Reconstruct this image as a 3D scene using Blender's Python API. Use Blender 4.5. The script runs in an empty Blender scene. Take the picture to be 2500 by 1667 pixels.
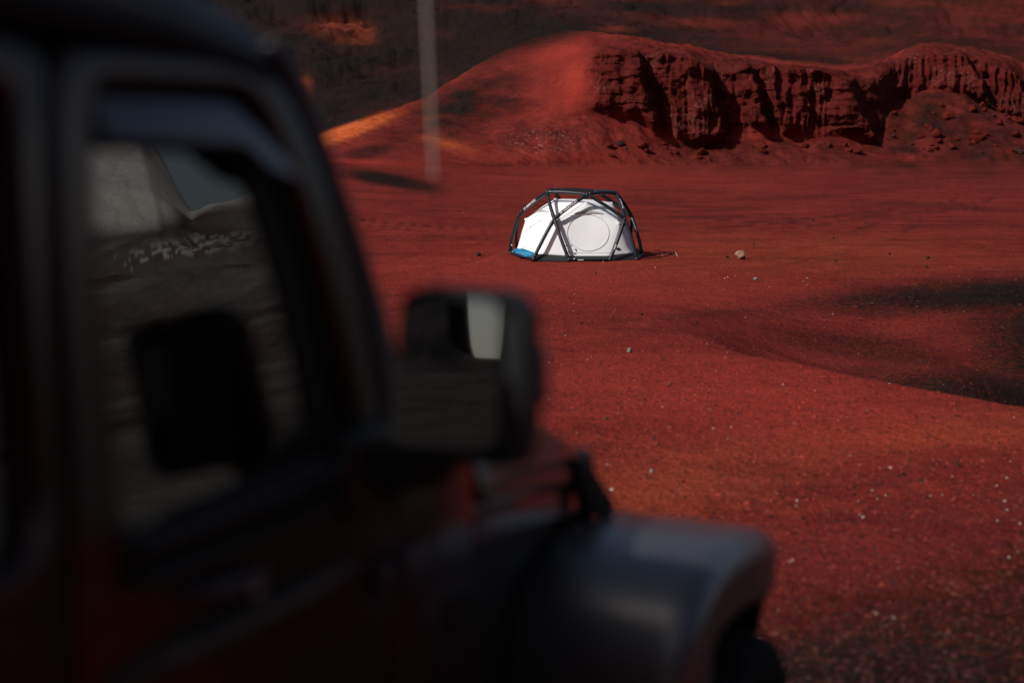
import bpy, bmesh, math, random
import numpy as np
from mathutils import Vector, Matrix, noise
from mathutils.bvhtree import BVHTree
random.seed(7); RNG = np.random.default_rng(11)
C = bpy.context.scene.collection
scn = bpy.context.scene
R_ = math.radians
# ------------------------------------------------------------------ camera, world, sun, exposure
FPX, CX, CY, HOR, CAMZ = 3472., 1250., 833.5, 330., 2.92
PIT = math.atan((CY-HOR)/FPX)
cam_d = bpy.data.cameras.new("camera"); cam = bpy.data.objects.new("camera", cam_d); C.objects.link(cam)
scn.camera = cam
cam_d.sensor_width = 36; cam_d.lens = FPX/2500*36; cam_d.clip_start = .05; cam_d.clip_end = 6000
cam.location = (0, 0, CAMZ); cam.rotation_euler = (math.pi/2-PIT, 0, 0)
cam_d.dof.use_dof = True; cam_d.dof.focus_distance = 34.8; cam_d.dof.aperture_fstop = 1.2
SUN_AZ, SUN_EL = (-math.cos(R_(33)), -math.sin(R_(33))), R_(40)
w = bpy.data.worlds.new("World"); scn.world = w; w.use_nodes = True
nt = w.node_tree; bg = nt.nodes["Background"]
sky = nt.nodes.new("ShaderNodeTexSky"); sky.sky_type = 'NISHITA'; sky.sun_disc = False
sky.sun_elevation = SUN_EL; sky.sun_rotation = math.atan2(SUN_AZ[0], SUN_AZ[1]); sky.altitude = 800; sky.dust_density = 6; sky.ozone_density = .4
nt.links.new(sky.outputs[0], bg.inputs[0]); bg.inputs[1].default_value = .055
sd = bpy.data.lights.new("sun", 'SUN'); sd.energy = 3.6; sd.angle = R_(.5); sd.color = (1, .97, .93)
so = bpy.data.objects.new("sun", sd); C.objects.link(so)
sv = Vector((SUN_AZ[0]*math.cos(SUN_EL), SUN_AZ[1]*math.cos(SUN_EL), math.sin(SUN_EL)))
so.rotation_euler = sv.to_track_quat('Z', 'Y').to_euler(); so.location = (-20, -10, 30)
scn.view_settings.view_transform = 'Standard'; scn.view_settings.look = 'None'
scn.view_settings.exposure = 0; scn.view_settings.gamma = 1
scn.cycles.max_bounces = 6; scn.cycles.use_denoising = True

# ------------------------------------------------------------------ helpers
def ray(x, y):
    a = (x-CX)/FPX; b = -(y-CY)/FPX; c, s = math.cos(PIT), math.sin(PIT)
    return Vector((a, c+b*s, -s+b*c))
def at(x, y, R):                       # world point on a bearing, R metres away over the ground
    d = ray(x, y); return d*(R/math.hypot(d.x, d.y)) + Vector((0, 0, CAMZ))
def material(name, col=(.5,.5,.5), rough=.6, metal=0, spec=.5, coat=0, var=0, vscale=8, bump=0, bscale=200, ior=None):
    m = bpy.data.materials.new(name); m.use_nodes = True; n = m.node_tree; b = n.nodes["Principled BSDF"]
    b.inputs["Base Color"].default_value = (*col, 1); b.inputs["Roughness"].default_value = rough
    b.inputs["Metallic"].default_value = metal; b.inputs["Specular IOR Level"].default_value = spec
    b.inputs["Coat Weight"].default_value = coat; b.inputs["Coat Roughness"].default_value = .04
    if ior: b.inputs["IOR"].default_value = ior
    tc = n.nodes.new("ShaderNodeTexCoord")
    if var:
        t = n.nodes.new("ShaderNodeTexNoise"); t.inputs["Scale"].default_value = vscale; t.inputs["Detail"].default_value = 6
        n.links.new(tc.outputs["Object"], t.inputs["Vector"])
        r = n.nodes.new("ShaderNodeMapRange"); r.inputs[1].default_value = .3; r.inputs[2].default_value = .7
        r.inputs[3].default_value = 1-var; r.inputs[4].default_value = 1+var
        n.links.new(t.outputs["Fac"], r.inputs[0])
        mx = n.nodes.new("ShaderNodeVectorMath"); mx.operation = 'SCALE'; mx.inputs[0].default_value = col
        n.links.new(r.outputs[0], mx.inputs["Scale"]); n.links.new(mx.outputs[0], b.inputs["Base Color"])
        r2 = n.nodes.new("ShaderNodeMapRange"); r2.inputs[3].default_value = rough*(1-var*.5); r2.inputs[4].default_value = min(1, rough*(1+var*.5))
        n.links.new(t.outputs["Fac"], r2.inputs[0]); n.links.new(r2.outputs[0], b.inputs["Roughness"])
    if bump:
        t = n.nodes.new("ShaderNodeTexNoise"); t.inputs["Scale"].default_value = bscale; t.inputs["Detail"].default_value = 4
        n.links.new(tc.outputs["Object"], t.inputs["Vector"])
        bp = n.nodes.new("ShaderNodeBump"); bp.inputs["Strength"].default_value = bump; bp.inputs["Distance"].default_value = .01
        n.links.new(t.outputs["Fac"], bp.inputs["Height"]); n.links.new(bp.outputs[0], b.inputs["Normal"])
    return m
def link(name, me, mat, parent=None, smooth=True):
    o = bpy.data.objects.new(name, me); C.objects.link(o)
    if mat is not None: me.materials.append(mat)
    if smooth: me.polygons.foreach_set("use_smooth", [True]*len(me.polygons))
    if parent is not None: o.parent = parent
    return o
def mesh_obj(name, verts, faces, mat, parent=None, smooth=True, bevel=0, seg=3, sub=0, loc=None, angle=35):
    me = bpy.data.meshes.new(name); me.from_pydata([tuple(v) for v in verts], [], faces)
    bm = bmesh.new(); bm.from_mesh(me); bmesh.ops.recalc_face_normals(bm, faces=bm.faces); bm.to_mesh(me); bm.free()
    o = link(name, me, mat, parent, smooth)
    if bevel:
        b = o.modifiers.new("bevel", 'BEVEL'); b.width = bevel; b.segments = seg; b.limit_method = 'ANGLE'; b.angle_limit = R_(angle)
        b.harden_normals = False
    if sub:
        s = o.modifiers.new("sub", 'SUBSURF'); s.levels = sub; s.render_levels = sub
    if smooth and not sub and not bevel:
        me.set_sharp_from_angle(angle=R_(40))
    return o
class MB:
    def __init__(s): s.v = []; s.f = []
    def add(s, v, f):
        k = len(s.v); s.v += [tuple(x) for x in v]; s.f += [[i+k for i in q] for q in f]; return s
    def box(s, lo, hi):
        x0,y0,z0 = lo; x1,y1,z1 = hi
        return s.add([(x0,y0,z0),(x1,y0,z0),(x1,y1,z0),(x0,y1,z0),(x0,y0,z1),(x1,y0,z1),(x1,y1,z1),(x0,y1,z1)],
                     [(0,3,2,1),(4,5,6,7),(0,1,5,4),(1,2,6,5),(2,3,7,6),(3,0,4,7)])
    def prism(s, poly, a, b):          # two matching 3-D outlines a,b
        n = len(a); return s.add(list(a)+list(b), [list(range(n))[::-1], list(range(n, 2*n))]+[(i,(i+1)%n,n+(i+1)%n,n+i) for i in range(n)])
    def tube(s, pts, r, n=12, cap=True, closed=False):
        pts = [Vector(p) for p in pts]; m = len(pts); rs = r if isinstance(r, (list, tuple)) else [r]*m
        vs = []; up = None
        for i, p in enumerate(pts):
            if closed: t = pts[(i+1)%m]-pts[i-1]
            else: t = pts[min(i+1, m-1)]-pts[max(i-1, 0)]
            t.normalize()
            if up is None:
                up = Vector((0,0,1)) if abs(t.z) < .9 else Vector((1,0,0))
            a = t.cross(up).normalized(); b = a.cross(t).normalized(); up = b
            for k in range(n):
                q = 2*math.pi*k/n; vs.append(p+(a*math.cos(q)+b*math.sin(q))*rs[i])
        f = []
        for i in range(m if closed else m-1):
            j = (i+1) % m
            for k in range(n): f.append((i*n+k, i*n+(k+1)%n, j*n+(k+1)%n, j*n+k))
        if cap and not closed: f += [list(range(n))[::-1], [(m-1)*n+k for k in range(n)]]
        return s.add(vs, f)
    def build(s, name, mat, parent=None, **k): return mesh_obj(name, s.v, s.f, mat, parent, **k)
def tag(o, label=None, cat=None, group=None, kind=None):
    if label: o["label"] = label
    if cat: o["category"] = cat
    if group: o["group"] = group
    if kind: o["kind"] = kind
    return o
def empty(name, loc=(0,0,0)):
    o = bpy.data.objects.new(name, None); C.objects.link(o); o.location = loc; o.empty_display_size = .2; return o
def sstep(a, b, x):
    t = np.clip((x-a)/(b-a), 0, 1); return t*t*(3-2*t)

# ------------------------------------------------------------------ numpy noise
_P = RNG.random((256, 256)).astype(np.float32)
def vnoise(x, y, seed=0):
    x = x+seed*17.13; y = y+seed*31.7
    xi = np.floor(x).astype(np.int64); yi = np.floor(y).astype(np.int64); fx = x-xi; fy = y-yi
    fx = fx*fx*fx*(fx*(fx*6-15)+10); fy = fy*fy*fy*(fy*(fy*6-15)+10)
    a = _P[xi & 255, yi & 255]; b = _P[(xi+1) & 255, yi & 255]; c = _P[xi & 255, (yi+1) & 255]; d = _P[(xi+1) & 255, (yi+1) & 255]
    return (a*(1-fx)+b*fx)*(1-fy)+(c*(1-fx)+d*fx)*fy
def fbm(x, y, oct=5, seed=0, gain=.5):
    s = 0; a = 1; t = 0
    for i in range(oct):
        ca, sa = math.cos(.7*i), math.sin(.7*i)
        s = s+a*(vnoise((x*ca-y*sa)*2.03**i, (x*sa+y*ca)*2.03**i, seed+i)-.5)*2; t += a; a *= gain
    return s/t
def ridged(x, y, oct=3, seed=0):
    s = 0; a = 1; t = 0
    for i in range(oct):
        s = s+a*(1-np.abs(vnoise(x*2**i, y*2**i, seed+i)-.5)*2); t += a; a *= .5
    return s/t

# ------------------------------------------------------------------ terrain: one sheet all the way round
PHI_V0, PHI_V1, NV = -22.5, 22.5, 1080
ph = list(np.linspace(PHI_V0, PHI_V1, NV)); step = ph[1]-ph[0]; a = PHI_V1
while a < 337.4-2.2:
    dd = min(a-PHI_V1, 337.5-a); step2 = min(2.0, .042+dd*.12); step2 = min(step2, .07+max(0, abs(a-65)-4.5)*.15, .12+max(0, abs(a-205)-4)*.15); a += step2; ph.append(a)
PH = np.radians(np.array(ph)); NC = len(PH)
def curve(pts, ext):
    A = []
    for (x, y, R) in pts:
        P = at(x, y, R); A.append((math.degrees(math.atan2(P.x, P.y)), R, P.z))
    for e in ext: A.append(e)
    A.sort(); A = [(q[0]-360, q[1], q[2]) for q in A if q[0] > 180]+A
    A = sorted([(q[0]+o, q[1], q[2]) for q in A for o in (-360, 0, 360)])
    q = np.array(A); fine = np.linspace(-180, 360, 10801)
    Rr = np.interp(fine, q[:,0], q[:,1]); Zz = np.interp(fine, q[:,0], q[:,2])
    k = np.exp(-np.linspace(-2.5, 2.5, 9)**2); k /= k.sum()      # soften over +-0.2 degree
    Rr = np.convolve(np.pad(Rr, 4, 'edge'), k, 'valid'); Zz = np.convolve(np.pad(Zz, 4, 'edge'), k, 'valid')
    deg = np.degrees(PH)
    return np.interp(deg, fine, Rr), np.interp(deg, fine, Zz)
base = curve([(600,402,72),(800,400,76),(1000,401,80),(1250,402,86),(1450,400,90),(1800,398,95),(2150,392,99),(2500,393,103)],
             [(28,108,1.6),(45,120,1.5),(65,125,1.5),(90,110,1.2),(140,80,1),(180,60,1.4),(220,60,1.5),(300,70,1.2),(332,72,.8)])
foot = curve([(600,392,76),(780,388,80),(1000,372,85),(1200,345,91),(1300,322,93),(1400,290,94.5),(1433,282,95),(1560,300,96),(1595,343,96),(1692,366,97),(1741,353,98),
              (1839,348,99),(1912,338,100),(2035,348,101),(2152,353,102),(2171,295,106),(2210,245,112),(2255,221,114),(2357,241,114),(2426,270,114),(2500,300,114)],
             [(28,120,4.5),(45,150,5),(65,150,4),(90,140,4),(140,100,4),(180,80,4),(220,80,4),(300,80,3),(332,76,1.2)])
rim = curve([(600,384,80),(780,371,84),(900,345,89),(1033,315,94),(1200,240,100),(1300,205,101),(1380,165,99),(1425,150,97.5),(1487,133,98),(1570,135,98.6),(1682,138,99.6),(1722,168,100.2),
             (1790,172,100.8),(1858,167,101.4),(1985,167,102.3),(2073,204,103.2),(2110,222,104.4),(2150,200,107),(2181,160,113.6),(2254,131,116.4),(2338,139,116.4),(2377,160,116.2),(2455,166,116.4),(2500,194,116.6)],
            [(28,124,8.5),(45,180,9),(65,190,8),(90,180,8),(140,120,8),(180,100,7),(220,100,7),(300,90,5),(332,80,2.0)])
crest = curve([(600,382,86),(780,347,90),(900,292,96),(1033,243,104),(1100,200,109),(1200,140,113),(1300,92,115),(1400,74,116),(1472,76,116),(1545,94,114),(1640,112,113),(1741,128,112),
               (1937,156,110),(2040,172,110),(2132,160,113),(2210,124,121),(2279,110,124),(2400,128,126),(2475,146,126),(2500,160,126)],
              [(28,136,10),(45,230,12),(58,240,14),(65.0,255,16),(72,260,18),(90,240,24),(140,150,14),(180,120,11),(220,120,10),(300,110,8),(332,88,3.0)])
val = curve([(600,385,112),(780,352,112),(900,300,118),(1033,255,124),(1200,160,130),(1300,116,132),(1400,100,132),(1545,110,131),(1741,140,129),(1937,160,130),(2132,166,132),(2279,122,140),(2500,150,144)],
            [(28,160,12),(45,250,12),(58,270,14),(65.0,285,16),(72,290,18),(90,280,26),(140,180,16),(180,140,12),(220,140,11),(300,130,8),(332,112,2.5)])
mA = curve([(600,250,165),(760,235,168),(900,215,170),(1000,205,172),(1100,150,176),(1250,95,180),(1450,60,185),(1741,88,190),(1937,108,190),(2132,110,190),(2279,78,195),(2500,100,200)],
           [(28,230,20),(45,330,34),(58,350,39),(63.4,355,38),(64.6,360,52),(72,360,60),(90,360,50),(112,340,60),(140,260,60),(180,200,52),(220,200,50),(300,200,16),(332,165,7)])
mB = curve([(600,60,290),(760,40,290),(900,48,300),(1100,-10,300),(1300,-60,310),(1700,-60,320),(2100,-50,320),(2500,-60,330)],
           [(28,330,36),(45,430,40),(58,450,50),(63.4,460,49),(64.7,470,80),(72,470,90),(90,470,78),(112,440,95),(140,380,110),(180,300,100),(220,300,96),(300,300,32),(332,290,26)])
mC = curve([(600,-330,520),(1250,-360,520),(2500,-380,540)],
           [(28,520,90),(45,560,50),(58,580,62),(63.4,590,62),(64.8,600,120),(72,600,130),(90,600,98),(112,580,170),(140,560,200),(180,500,190),(220,500,180),(300,520,60),(332,520,85)])  # unseen hills behind are raised to keep sky out of the mirror
mD = (np.full(NC, 1400.), mC[1]*.6); mE = (np.full(NC, 3200.), mC[1]*0-30)
knots = [base, foot, rim, crest, val, mA, mB, mC, mD, mE]
counts = [56, 190, 60, 12, 40, 80, 50, 10, 4]
NR0, NR1 = 40, 430
PLX = [-180, -22, -6, 3, 10, 21, 60, 180]
def plain_z(X, Y):
    """height of the open ground: a low rise that carries the vehicle, then the flat pit floor"""
    Rr = np.hypot(X, Y); ang = np.degrees(np.arctan2(X, Y))
    z = .74*(1-sstep(3.9, 7.3, Rr+np.clip(X-.4, 0, 9)*.25))
    z = np.where(Y < 0, .74, z) if not np.isscalar(z) else z
    bl = sstep(1.5, -2.5, Y); z = z*(1-bl)+.74*bl*(1-sstep(6, 30, Rr))
    # berm crest and hollow on the right
    rt = sstep(6.0, 15, ang)*(1-sstep(40, 60, ang))
    crestR = np.interp(ang, [3, 7.4, 14.2, 19.8, 40], [21.5, 19.6, 17.3, 16.1, 15.5])
    z = z+rt*.10*np.exp(-((Rr-crestR+1)/2.2)**2)
    h = sstep(crestR-.3, crestR+3.2, Rr)*(1-sstep(20, 29, Rr))
    z = z-rt*1.45*h
    sp = np.exp(-((X-6.2)/1.5)**2-((Y-20.4)/2.1)**2)            # red spur inside the hollow
    z = z+.85*sp*rt**.3
    return z
rowsR = []; Zs = []
Rn = np.concatenate([np.linspace(1/.9, 1/6.3, NR0, endpoint=False)])
sx, cx_ = np.sin(PH), np.cos(PH)
X = []; Y = []; Z = []; SEG = []; VV = []
def push(R, z, seg, v):
    X.append(R*sx); Y.append(R*cx_); Z.append(z); SEG.append(np.full(NC, seg)); VV.append(np.full(NC, v))
for q in Rn: push(np.full(NC, 1/q), None, 0, 0)
for i in range(NR1):
    q = 1/6.3+(1/base[0]-1/6.3)*(i/NR1); push(1/q, None, 0, 0)
prev = base
push(base[0], base[1], 1, 0)
for k in range(1, len(knots)):
    n = counts[k-1]; A, B = knots[k-1], knots[k]
    for i in range(1, n+1):
        v = i/n; push(A[0]+(B[0]-A[0])*v, A[1]+(B[1]-A[1])*v, k, v)
for i in range(len(Z)):
    if Z[i] is None:
        Rr = np.hypot(X[i], Y[i]); z = plain_z(X[i], Y[i]); t = sstep(36, base[0], Rr)
        t = np.clip((Rr-36)/(base[0]-36), 0, 1)**1.25
        Z[i] = z*(1-t)+base[1]*t
X = np.array(X); Y = np.array(Y); Z = np.array(Z); SEG = np.array(SEG); VV = np.array(VV)
NR = len(X)
# round the profile off between knots (not across the cliff) 
Zs = Z.copy(); kk = 12
i0 = NR0+NR1+56+190
for it in range(10):
    Zs[i0+6:-6] = .25*Zs[i0+5:-7]+.5*Zs[i0+6:-6]+.25*Zs[i0+7:-5]
j0 = NR0+NR1-20; j1 = NR0+NR1+40
for it in range(30): Zs[j0:j1] = .25*Zs[j0-1:j1-1]+.5*Zs[j0:j1]+.25*Zs[j0+1:j1+1]
Z = Zs
RR = np.hypot(X, Y)
def px_of(X, Y, Z):                    # bearing / elevation of a ground point seen from the stand point, in photo units
    c, s = math.cos(PIT), math.sin(PIT); dz = Z-CAMZ
    dep = Y*c-dz*s; up = Y*s+dz*c; dep = np.where(dep < .3, .3, dep)
    return CX+FPX*X/dep, CY-FPX*up/dep
PX, PY = px_of(X, Y, Z)
front = (Y > 3) & (PX > 300) & (PX < 3300)
far = sstep(90, 300, RR)
# mountain side relief
rel = fbm(X/34, Y/34, 5, 3)*3.6*sstep(118, 200, RR)+fbm(X/7, Y/7, 4, 5)*.9*sstep(95, 150, RR)
gul = ridged(np.arctan2(X, Y)*60+fbm(X/30, Y/30, 3, 9)*2, RR/160, 2, 4)
rel = rel-(gul**2)*.8*sstep(140, 260, RR)
Z = Z+rel+fbm(X/60, Y/60, 3, 13)*7*sstep(150, 320, RR)
# mound and slopes
Z = Z+(fbm(X/3.2, Y/3.2, 5, 21)*.34+fbm(X/.8, Y/.8, 3, 23)*.05)*sstep(70, 100, RR)*(1-sstep(200, 300, RR))*np.where(SEG >= 1, 1, .4)
# small undulation of the floor, wheel ruts
und = fbm(X/6, Y/6, 3, 31)*.07*sstep(6, 18, RR)+fbm(X/1.3, Y/1.3, 4, 33)*.022+fbm(X/.33, Y/.33, 3, 35)*.008
Z = Z+und*(1-sstep(60, 100, RR))
def rut(cx0, cy0, rad, wdt, amp, seedv):
    d = np.hypot(X-cx0, Y-cy0)+fbm(X/5, Y/5, 2, seedv)*1.0-rad
    return -amp*np.exp(-(d/wdt)**2)+amp*.6*np.exp(-((np.abs(d)-wdt*2)/wdt)**2)
vis = (np.abs(np.degrees(np.arctan2(X, Y))) < 26)
for (c0, c1, rad, s_) in [(14,58,22,1),(14,58,23.6,1),(-10,70,30,2),(-10,70,31.5,2),(2,-40,86,3),(2,-40,87.7,3),(-6,-30,90,4),(-6,-30,91.6,4),(30,20,34,5),(30,20,35.6,5)]:
    Z = Z+rut(c0, c1, rad, .14, .05, 40+s_)*vis*(1-sstep(60, 85, RR))*sstep(10, 16, RR)*(.5+.5*fbm(X/4, Y/4, 2, 60+s_))
lf = (1-sstep(1000, 1250, 1250+np.degrees(np.arctan2(X, Y))*60.6))*(Y > 0)*sstep(115, 160, RR)*(1-sstep(300, 360, RR))
Z = Z+lf*((ridged(X/16+fbm(X/20, Y/20, 3, 180)*.8, Y/34, 4, 181)-.5)*2.4+fbm(X/4, Y/4, 4, 183)*.8)
# unseen notch cut in the hills behind so the mirror shows sky
azd = np.degrees(np.arctan2(X, Y)) % 360
ntc = sstep(203.3, 203.9, azd)*(1-sstep(205.1, 206.5, azd)); lowz = CAMZ+RR*math.tan(R_(4.3))
Z = np.where(RR > 90, Z*(1-ntc)+np.minimum(Z, lowz)*ntc, Z)
# ---- eroded cut face: horizontal displacement toward the pit
top = PX
face = (SEG == 3-1) | (SEG == 3)
v = np.where(SEG == 2, VV, np.where(SEG < 2, 0, 1))
pxt = PX-62*(1-v)*sstep(1500, 1640, PX)
def lut(tbl, x):
    t = np.array(tbl); return np.interp(x, t[:,0], t[:,1])
but = lut([(1400,0),(1436,.5),(1500,.9),(1553,1.3),(1572,-.9),(1586,-.7),(1606,.9),(1650,.7),(1664,1.3),(1722,1.3),(1738,-1.3),(1784,-1.1),(1806,.9),(1824,1.2),(1838,-.7),(1850,-.3),(1868,.9),
          (1900,.35),(1930,.6),(1960,.3),(2000,.9),(2060,1.4),(2078,1.5),(2100,-1.2),(2150,-1.2),(2190,0),(2230,.2),(2290,.6),(2330,.9),(2366,1.3),(2380,-1.0),(2400,-.1),(2450,.5),(2484,1.1),(2500,-.9),(2540,.3),(2600,.8)], pxt+fbm(PX/40, Z/1.1, 3, 70)*16)
arc = np.arctan2(X, Y)*100
ribm = .25+.9*lut([(1400,0),(1440,.1),(1560,.1),(1590,.7),(1660,.2),(1735,.8),(1790,.6),(1880,.8),(1900,1),(2010,1),(2040,.2),(2110,.1),(2170,.5),(2200,1),(2600,1.15)], PX)
rf = 1.15+.85*sstep(2150, 2200, PX); rib = ridged(arc*rf+fbm(arc/2, Z/2, 2, 75)*.5, Z*.09, 2, 77)-.5
rib2 = ridged(arc*3.1+fbm(arc/1, Z/1, 2, 79)*.5, Z*.2, 2, 81)-.5
led = fbm(arc*.12, Z*1.5+fbm(arc/3, Z, 2, 85)*.5, 3, 83)
led = np.sign(led)*np.abs(led)**.6
ledm = .62*lut([(1400,.2),(1440,1),(1570,1),(1600,.4),(1730,.2),(1790,.3),(1820,1),(1870,1),(1900,.3),(2000,.5),(2040,1.2),(2120,1.2),(2170,.2),(2600,.1)], PX)
rough3 = fbm(arc*.9, Z*1.1, 5, 87)
wv = np.where(SEG == 2, np.clip(VV/.10, 0, 1)*1.0, 0)
wv = np.where(SEG == 2, sstep(0, 1, (VV-fbm(arc*.35, arc*0, 3, 140)*.10)/.22), np.where((SEG == 3), 1-sstep(0, .30, VV), 0.))
wx = sstep(1410, 1475, PX)*(Y > 0)*(1-sstep(3000, 3300, PX))
D = (but+rib*.95*ribm+rib2*.42*ribm+led*.48*ledm+rough3*.55)*wv*wx
ca, sa = np.sin(PH)[None, :], np.cos(PH)[None, :]
facem = wv*wx
X = X-ca*D; Y = Y-sa*D
Z = Z+np.where((SEG == 3), (fbm(X/.8, Y/.8, 4, 160)*.30+fbm(X/2.5, Y/2.5, 3, 161)*.35)*wx*(1-VV*.5), 0)
# talus grain
Z = Z+np.where(SEG == 1, fbm(X/1.1, Y/1.1, 4, 91)*.2*sstep(1150, 1300, PX), 0)
# washed ledges left of the cut
lw = np.exp(-((PX-1330)/95)**2-((PY-345)/26)**2)*(Y > 0)
Z = Z+lw*np.sign(fbm(X/1.6, Y/.6, 3, 95))*np.abs(fbm(X/1.6, Y/.6, 3, 95))**.5*.28

# ---- soil colour masks (attributes): orange clinker, dark (black cinder, painted shade), bright red, grey ash
PX, PY = px_of(X, Y, Z)
def blob(x, y, rx, ry, rot=0, p=2):
    c, s = math.cos(R_(rot)), math.sin(R_(rot)); dx = PX-x; dy = PY-y
    return np.exp(-(((dx*c+dy*s)/rx)**2+((-dx*s+dy*c)/ry)**2)**(p/2.))*(Y > 3)
deg0 = np.degrees(np.arctan2(X, Y)); nz = fbm(PX/60, PY/20, 5, 101)*.55; nz2 = fbm(X/5, Y/5, 4, 103)
dark = np.zeros_like(X); org = np.zeros_like(X); brt = np.zeros_like(X); ash = np.zeros_like(X)
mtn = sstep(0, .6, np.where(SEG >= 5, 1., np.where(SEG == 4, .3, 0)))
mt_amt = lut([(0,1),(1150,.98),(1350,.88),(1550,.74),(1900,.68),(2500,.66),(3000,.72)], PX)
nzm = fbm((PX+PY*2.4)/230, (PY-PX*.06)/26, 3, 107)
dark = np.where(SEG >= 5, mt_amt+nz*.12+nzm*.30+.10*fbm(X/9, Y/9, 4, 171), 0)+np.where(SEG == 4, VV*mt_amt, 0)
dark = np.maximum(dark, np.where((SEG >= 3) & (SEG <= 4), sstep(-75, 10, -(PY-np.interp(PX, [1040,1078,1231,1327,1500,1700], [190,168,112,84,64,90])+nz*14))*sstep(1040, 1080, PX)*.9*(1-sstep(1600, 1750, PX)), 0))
dark = np.maximum(dark, .92*blob(960, 442, 150, 20, 10, 3)+.25*nz*blob(960, 430, 180, 40))
dark = np.maximum(dark, .85*blob(1130, 262, 215, 95, -28, 3)*(.85+.9*nz))
dark = np.maximum(dark, .5*blob(1330, 330, 160, 60, 0, 3)*(.8+1.0*nz))
dark = np.maximum(dark, .55*blob(900, 372, 120, 22, -14, 4)*(1+nz))
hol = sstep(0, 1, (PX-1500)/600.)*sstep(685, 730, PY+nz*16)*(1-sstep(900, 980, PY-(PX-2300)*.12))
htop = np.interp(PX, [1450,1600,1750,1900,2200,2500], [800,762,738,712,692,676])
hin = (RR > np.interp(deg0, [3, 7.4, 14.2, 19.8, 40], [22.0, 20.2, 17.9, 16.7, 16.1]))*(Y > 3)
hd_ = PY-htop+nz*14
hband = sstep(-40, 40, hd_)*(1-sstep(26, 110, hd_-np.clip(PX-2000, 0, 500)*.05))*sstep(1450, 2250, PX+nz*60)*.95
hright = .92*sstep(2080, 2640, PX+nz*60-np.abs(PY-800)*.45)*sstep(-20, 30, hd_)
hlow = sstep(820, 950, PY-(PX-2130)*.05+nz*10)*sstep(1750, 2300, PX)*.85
hol = np.maximum(np.maximum(hband, hright), hlow)*hin  # hollow: black gravel with its shade painted into the same mask
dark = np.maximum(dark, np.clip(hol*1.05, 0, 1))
dark = np.maximum(dark, .72*sstep(1900, 2250, PX)*(Y > 3)*sstep(200, 240, PY)*(1-sstep(380, 520, PY))*(.8+.8*nz)); dark = np.maximum(dark, .60*sstep(1450, 1700, PX)*(Y > 3)*sstep(330, 350, PY)*(1-sstep(395, 470, PY))*(.8+.9*nz))  # darker, duller tone over the right cliffs, talus and far plain
dark = np.maximum(dark, .55*sstep(1500, 1800, PX)*(SEG == 3)*(.8+nz))
dark = np.maximum(dark, .56*blob(2120, 850, 330, 50, 8, 3)*hin)
dark = np.maximum(dark, .55*blob(1800, 760, 260, 14, -5))
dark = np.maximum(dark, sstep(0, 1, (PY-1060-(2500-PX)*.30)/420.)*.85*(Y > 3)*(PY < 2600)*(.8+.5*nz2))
dark = np.maximum(dark, .5*blob(2420, 420, 260, 9, 1)); dark = np.maximum(dark, .5*blob(2240, 500, 300, 16, 3)*(.7+nz))
dark = np.maximum(dark, .45*blob(2090, 140, 100, 20, -6)*(SEG >= 3))
org = org+1.5*blob(850, 320, 120, 17, -20, 3)+.9*blob(770, 350, 60, 14, -24)
org = org+.62*blob(1090, 350, 70, 14, 12)+.42*blob(850, 80, 95, 38, 6, 4)*(SEG > 4)*(1+nz)+.55*blob(748, 205, 24, 48, -22)+.25*blob(1070, 80, 80, 16, 5)*(SEG > 4)
org = org+.27*blob(1560, 1210, 360, 90, -8)*sstep(18, 12, RR)+.22*blob(1900, 620, 500, 50)+.25*blob(2260, 1060, 400, 45, -4)+.3*blob(1500, 72, 60, 12, 0)*1.2
brt = brt+.6*blob(1405, 200, 40, 60, 20)+.5*blob(1430, 105, 110, 26, -15)+.2*blob(1330, 150, 90, 35, -30)+.6*blob(1080, 195, 60, 16, -8)+.7*blob(900, 397, 150, 7, 3)+.35*blob(1620, 104, 170, 9, 8)+.3*blob(1850, 144, 130, 7, 10)
brt = brt+.62*blob(1800, 960, 620, 130, 5, 3)*(Y > 3)*sstep(24, 17, RR)+.40*blob(1600, 700, 700, 55, 3, 3)+.3*blob(1150, 760, 300, 120)+.3*blob(1300, 600, 500, 40)
brt = brt+.35*blob(1230, 380, 250, 18)+.30*blob(1600, 430, 400, 26, -3)
tr = 0
for (c0, c1, rad, s_) in [(14,58,22,1),(14,58,23.6,1),(-10,70,30,2),(-10,70,31.5,2),(2,-40,86,3),(2,-40,87.7,3),(-6,-30,90,4),(-6,-30,91.6,4),(30,20,34,5),(30,20,35.6,5),(8,-60,98,6),(8,-60,99.8,6),(40,90,52,7),(40,90,53.7,7),(-30,60,44,8),(-30,60,45.7,8)]:
    d_ = np.hypot(X-c0, Y-c1)+fbm(X/5, Y/5, 2, 40+s_)*1.0-rad; tr = tr+np.exp(-(d_/.22)**2)*(.35+.65*np.clip(fbm(X/3, Y/3, 3, 60+s_)*2+.4, 0, 1))
stk = np.clip(fbm(X/9, Y/1.6, 4, 150)-.12, 0, 1)*.8*sstep(14, 26, RR)
dark = np.maximum(dark, np.clip(tr, 0, 1)*.45*vis*(SEG == 0)*sstep(9, 16, RR)); dark = np.maximum(dark, np.clip(stk, 0, .6)*(SEG <= 1)*(Y > 3))
dark = dark*(1-np.clip(org, 0, 1)*.9)*(1-.8*np.clip(brt, 0, 1)*(SEG != 4)*(SEG < 5))
deg = np.degrees(np.arctan2(X, Y))
side = sstep(28, 44, deg)*(1-sstep(110, 140, deg))
back = 1-sstep(24, 34, deg)*(1) if False else (sstep(24, 40, np.abs(deg)))
elv = np.degrees(np.arctan2(Z-CAMZ, RR)); ash = side*(1-sstep(95, 110, deg))*sstep(5.4, 6.4, elv+fbm(X/30, Y/30, 3, 119)*.8)
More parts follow.
